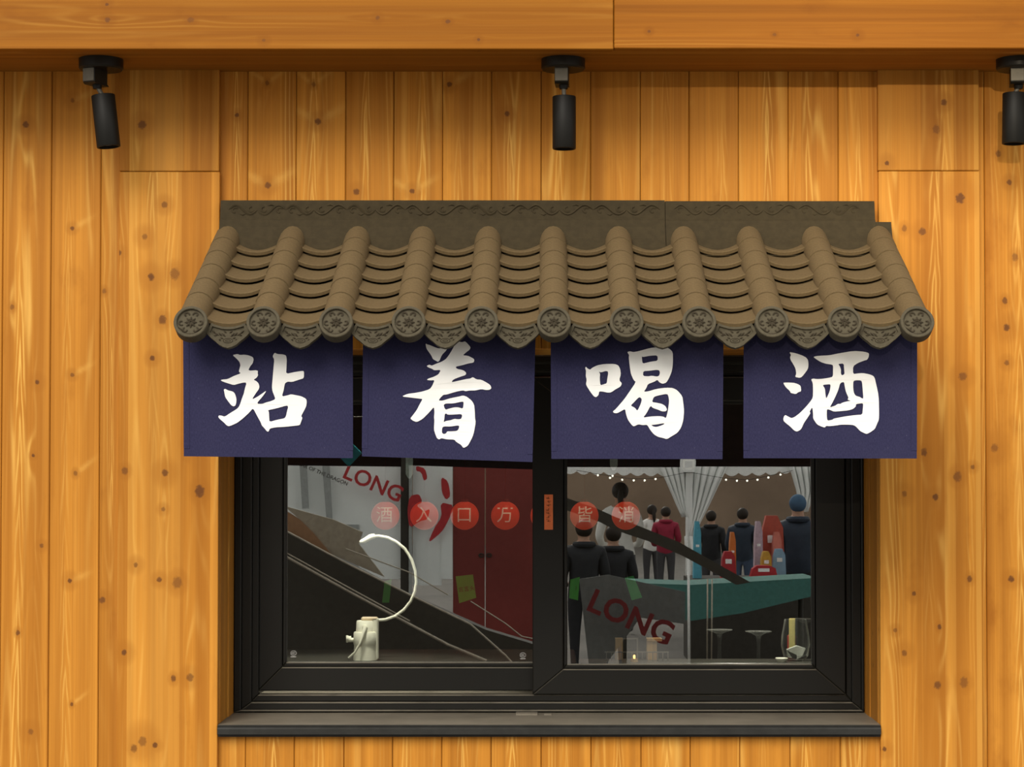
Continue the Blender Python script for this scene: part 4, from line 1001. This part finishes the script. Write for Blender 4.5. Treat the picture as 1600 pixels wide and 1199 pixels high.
bm = bmesh.new(); a, b = R(1071, 720, LT - .1), R(1082, 900, LT - .1); box(bm, a.x, b.x, a.y - .06, a.y, 0, a.z); tent('tent_pole', bm)
bm = bmesh.new(); a, b = R(1064, 716, LT - .2), R(1086, 738, LT - .2); box(bm, a.x, b.x, a.y - .06, a.y, b.z, a.z); tent('pole_joint', bm)
def curtain(top, mid, bot, npl, L):
    rows = []
    N = 28
    for (y_, x0_, x1_) in (top, tuple((q + w) / 2 for q, w in zip(top, mid)), mid, tuple((q + w) / 2 for q, w in zip(mid, bot)), bot):
        rows.append([R(x0_ + (x1_ - x0_) * k / N, y_, L) + Vector((0, .05 * math.sin(k / N * npl * 2 * PI), 0)) for k in range(N + 1)])
    bm = bmesh.new(); v = [[bm.verts.new(p) for p in r_] for r_ in rows]
    for a, b in zip(v, v[1:]):
        for k in range(N):
            f = bm.faces.new((a[k], a[k + 1], b[k + 1], b[k])); f.smooth = True
    o = tent('curtain', bm); o.modifiers.new('thickness', 'SOLIDIFY').thickness = .01
curtain((722, 1028, 1072), (790, 1058, 1074), (808, 1066, 1076), 4, LT - .05)
curtain((722, 1076, 1140), (790, 1076, 1108), (838, 1074, 1084), 5, LT - .05)
curtain((838, 1070, 1084), (872, 1072, 1088), (905, 1076, 1092), 2, LT - .08)
curtain((722, 1232, 1275), (765, 1244, 1275), (800, 1252, 1262), 4, LT - .05)
for k, (a, b) in enumerate(((934, 743), (953, 747), (957, 744), (972, 750), (990, 751), (1007, 751), (1024, 749), (1134, 750), (1151, 751.5), (1167, 751.5), (1183, 750), (1200, 746.5), (1219, 742))):
    bm = bmesh.new(); sphere(bm, R(a, b, LT - .1), .012, 8, 6); tent('string_bulb', bm, mat('bulb', (.9, .9, .85), .3, emit=(1, .95, .8), es=3) if k == 0 else bpy.data.materials['bulb'])
bm = bmesh.new(); prev = [R(a, b, LT - .1) for a, b in ((900, 735), (934, 741), (990, 749), (1030, 747), (1076, 738), (1134, 748), (1170, 750), (1219, 740), (1240, 735))]; tube(bm, prev, .003, 5); tent('light_cable', bm, M_dark)
bm = bmesh.new()
for a in (1105, 1112): tube(bm, [R(a, 905, 14), R(a - 1, 1030, 14)], .005, 6)
tent('thin_leg', bm, M_rail)
bm = bmesh.new(); tube(bm, [R(1075, 870, 14), R(1076, 1040, 14)], .008, 8); tent('front_pole', bm)
# table with teal cloth
tb = tag(empty('cloth_table', to_ground(1150, 17)), 'long market table under a dark teal cloth mirrored in the pane', 'table')
M_teal = mat('teal_cloth', (.055, .17, .15), .7)
flat('cloth_drop', [(955, 910), (1080, 914), (1275, 903), (1275, 930), (1160, 958), (1080, 970), (990, 960), (955, 930)], 17, M_teal, None, None, .9, tb)
for px in (975, 1250):
    bm = bmesh.new(); p = R(px, 900, 17.3); tube(bm, [Vector((p.x, p.y, 0)) - Vector(tb.location), Vector((p.x, p.y, .8)) - Vector(tb.location)], .02, 8); obj('leg', fin(bm), M_dark, tb)
flat('grey_sheet', [(905, 905), (950, 898), (1070, 925), (1070, 975), (1000, 965), (945, 1040), (920, 1040)], 12.5, mat('grey_sheet', (.13, .14, .135), .6), 'grey plastic sheet with red lettering mirrored above the wire rack', 'sheet', .02)
sh = bpy.data.objects['grey_sheet']
mirrored_text('LONG', 985, 966, 12.4, 50, .42, mat('faded_red', (.16, .02, .022), .7), sh, bold=.025)
# goods
for i, (x0_, y0_, x1_, y1_, c_, lab) in enumerate(((1171, 884, 1215, 906, (.45, .03, .04), 'red gift box on the market table mirrored in the pane'), (1126, 862, 1150, 882, (.42, .03, .04), 'small red carton on the market table mirrored in the pane'),
        (1187, 806, 1226, 850, (.45, .09, .06), 'red poster box with white sheet mirrored in the pane'), (1188, 862, 1206, 886, (.55, .33, .05), 'yellow carton on the market table mirrored in the pane'), (1139, 832, 1150, 848, (.6, .18, .04), 'orange bag on the market table mirrored in the pane'),
        (1083, 815, 1096, 840, (.10, .38, .5), 'light blue bag beside the tent pole mirrored in the pane'), (1206, 832, 1222, 858, (.65, .2, .15), 'coral bag on the market table mirrored in the pane'), (1207, 858, 1228, 885, (.25, .4, .55), 'pale blue bag on the market table mirrored in the pane'), (1178, 815, 1192, 845, (.5, .38, .45), 'lilac bag on the market table mirrored in the pane'))):
    L_ = (20.55, 20.75, 21.35, 20.75, 20.95, 20.75, 21.15, 20.95, 21.15)[i]
    a, b = R(x0_, y0_, L_), R(x1_, y1_, L_); b.z = R(0, 906, 20.5).z + .002
    c = Vector(((a.x + b.x) / 2, a.y, b.z)); t = tag(empty('goods_box', c), lab, 'goods')
    w_, h_ = (b.x - a.x) / 2, a.z - b.z
    bm = bmesh.new(); prism(bm, [Vector((-w_, 0, 0)), Vector((w_, 0, 0)), Vector((w_ * .85, 0, h_ * .8)), Vector((w_ * .4, 0, h_)), Vector((-w_ * .5, 0, h_)), Vector((-w_ * .8, 0, h_ * .75))], (0, -.15, 0)); obj('body', fin(bm), mat('goods_colour', c_, .6), t)
    obj('tag_sheet', boxm(-w_ * .4, w_ * .4, 0, .004, h_ * .55, min(h_ * .8, h_ * .55 + w_ * .6)), M_tent, t)
# shelf that carries the goods
shf = tag(empty('goods_counter', to_ground(1180, 20.5)), 'dark stall counter stacked with coloured goods mirrored in the pane', 'counter')
a, b = R(1079, 906, 20.5), R(1275, 906, 20.5)
o = obj('counter_block', boxm(a.x, b.x, a.y - 1.1, a.y, 0, a.z), M_dark); o.parent = shf; o.matrix_parent_inverse = Matrix.Translation(-shf.location)

# ------------------------------------------------------------------ people, backs turned to the wall
M_skin = mat('skin', (.48, .28, .19), .5); M_hair = mat('dark_hair', (.02, .014, .01), .5)
def body_mesh(puff):
    J = {}; V = []; E = []; Rr = []
    def j(n_, co, r, par=None):
        J[n_] = len(V); V.append(co); Rr.append(r)
        if par: E.append((J[par], J[n_]))
    k = puff
    j('pelvis', (0, 0, .95), .145 * k); j('waist', (0, .005, 1.10), .13 * k, 'pelvis'); j('chest', (0, .01, 1.30), .15 * k, 'waist'); j('collar', (0, .01, 1.42), .10, 'chest')
    j('neck', (0, 0, 1.49), .055, 'collar'); j('jaw', (0, -.015, 1.56), .075, 'neck'); j('skull', (0, 0, 1.63), .088, 'jaw'); j('crown', (0, .005, 1.68), .062, 'skull')
    for s, n_ in ((-1, 'l'), (1, 'r')):
        j('sh' + n_, (s * .18, .01, 1.385), .068 * k, 'collar'); j('el' + n_, (s * .245, .02, 1.13), .052 * k, 'sh' + n_); j('fa' + n_, (s * .215, -.12, 1.03), .045 * k, 'el' + n_); j('wr' + n_, (s * .17, -.24, 1.02), .03, 'fa' + n_)
        j('pa' + n_, (s * .155, -.30, 1.02), .03, 'wr' + n_)
        for q, (fx, fl) in enumerate(((-.024, .05), (-.008, .062), (.008, .066), (.022, .055))):
            j('f%d' % q + n_, (s * .15 + fx, -.30 - fl * .6, 1.02), .009, 'pa' + n_); j('g%d' % q + n_, (s * .15 + fx, -.30 - fl, 1.0), .008, 'f%d' % q + n_)
        j('th' + n_, (s * .115, -.30, 1.035), .010, 'wr' + n_)
        j('hip' + n_, (s * .095, 0, .88), .105, 'pelvis'); j('kn' + n_, (s * .10, -.01, .50), .068, 'hip' + n_); j('an' + n_, (s * .105, .02, .10), .045, 'kn' + n_); j('toe' + n_, (s * .115, -.13, .045), .04, 'an' + n_)
    me = bpy.data.meshes.new('b'); me.from_pydata(V, E, [])
    o = bpy.data.objects.new('b', me); COL.objects.link(o)
    o.modifiers.new('s', 'SKIN'); 
    if not me.skin_vertices: 
        bpy.context.view_layer.objects.active = o; o.select_set(True); bpy.ops.mesh.customdata_skin_add()
    for i, d in enumerate(me.skin_vertices[0].data): d.radius = (Rr[i], Rr[i]); d.use_root = (i == 0)
    sb = o.modifiers.new('u', 'SUBSURF'); sb.levels = 1
    dg = bpy.context.evaluated_depsgraph_get(); dg.update()
    m2 = bpy.data.meshes.new_from_object(o.evaluated_get(dg)); bpy.data.objects.remove(o)
    m2.materials.clear()
    for p in m2.polygons:
        c = p.center; p.use_smooth = True
        p.material_index = 0 if (c.z > 1.47 or (c.y < -.22 and c.z > .9)) else (2 if c.z < .90 else 1)
    return m2
bodies = {'slim': body_mesh(1.0), 'puffy': body_mesh(1.28)}
def person(px, pytop, L, kind, jacket, trousers, label, pony=False, hat=None):
    g = to_ground(px, L); zt_ = R(px, pytop, L).z
    t = tag(empty('person', g), label, 'person', 'market visitors mirrored in the panes'); s = zt_ / 1.745
    t.scale = (s, s, s); t.rotation_euler.z = random.uniform(-.3, .3)
    obj('body', bodies[kind].copy(), [M_skin, jacket, trousers], t)
    bm = bmesh.new(); sphere(bm, (0, .014, 1.648), .102, 16, 10, (.95, 1.0, 1.0))
    bmesh.ops.delete(bm, geom=[v for v in bm.verts if v.co.y < -.045 and v.co.z < 1.67], context='VERTS')
    if pony: tube(bm, [Vector((0, .10, 1.66)), Vector((0, .135, 1.58)), Vector((0.01, .125, 1.47)), Vector((.015, .115, 1.38))], [.02, .036, .03, .008], 10)
    obj('hair', fin(bm), hat or M_hair, t)
    if kind == 'puffy':
        bm = bmesh.new(); tube(bm, [Vector((.10 * math.cos(a), .03 + .085 * math.sin(a), 1.47)) for a in [k * PI / 8 for k in range(17)]], .035, 8); obj('collar', fin(bm), jacket, t)
    return t
M_shirt = mat('white_shirt', (.82, .82, .78), .8, var=.04); M_blk = mat('black_coat', (.018, .02, .024), .7); M_nav = mat('navy_coat', (.025, .038, .06), .6); M_jean = mat('denim', (.06, .09, .15), .8); M_gry = mat('grey_trousers', (.06, .06, .065), .8); M_crim = mat('crimson_coat', (.30, .02, .05), .7)
M_blue = mat('blue_hat', (.06, .12, .2), .8)
person(969, 754, 24.8, 'slim', M_shirt, M_gry, 'person in white shirt with dark ponytail mirrored above the slanting beam', True)
person(1018, 789, 34, 'slim', M_shirt, M_gry, 'smaller person in white shirt with ponytail mirrored beside the crimson coat', True)
person(1040, 792, 33, 'puffy', M_crim, M_gry, 'person in crimson coat mirrored behind the tied curtain')
person(1111, 798, 30, 'puffy', M_blk, M_gry, 'person in black padded coat mirrored next to the tent pole')
person(1160, 794, 29, 'puffy', M_nav, M_jean, 'person in navy padded coat mirrored between the stall goods')
person(1246, 773, 22, 'puffy', M_nav, M_blk, 'large person in dark blue padded coat and blue hat mirrored beside the stall goods', hat=M_blue)
person(912, 812, 19, 'puffy', M_blk, M_blk, 'person in black coat mirrored behind the green note by the stile')
person(958, 821, 19.5, 'puffy', M_blk, M_jean, 'short person in black coat mirrored under the slanting beam')
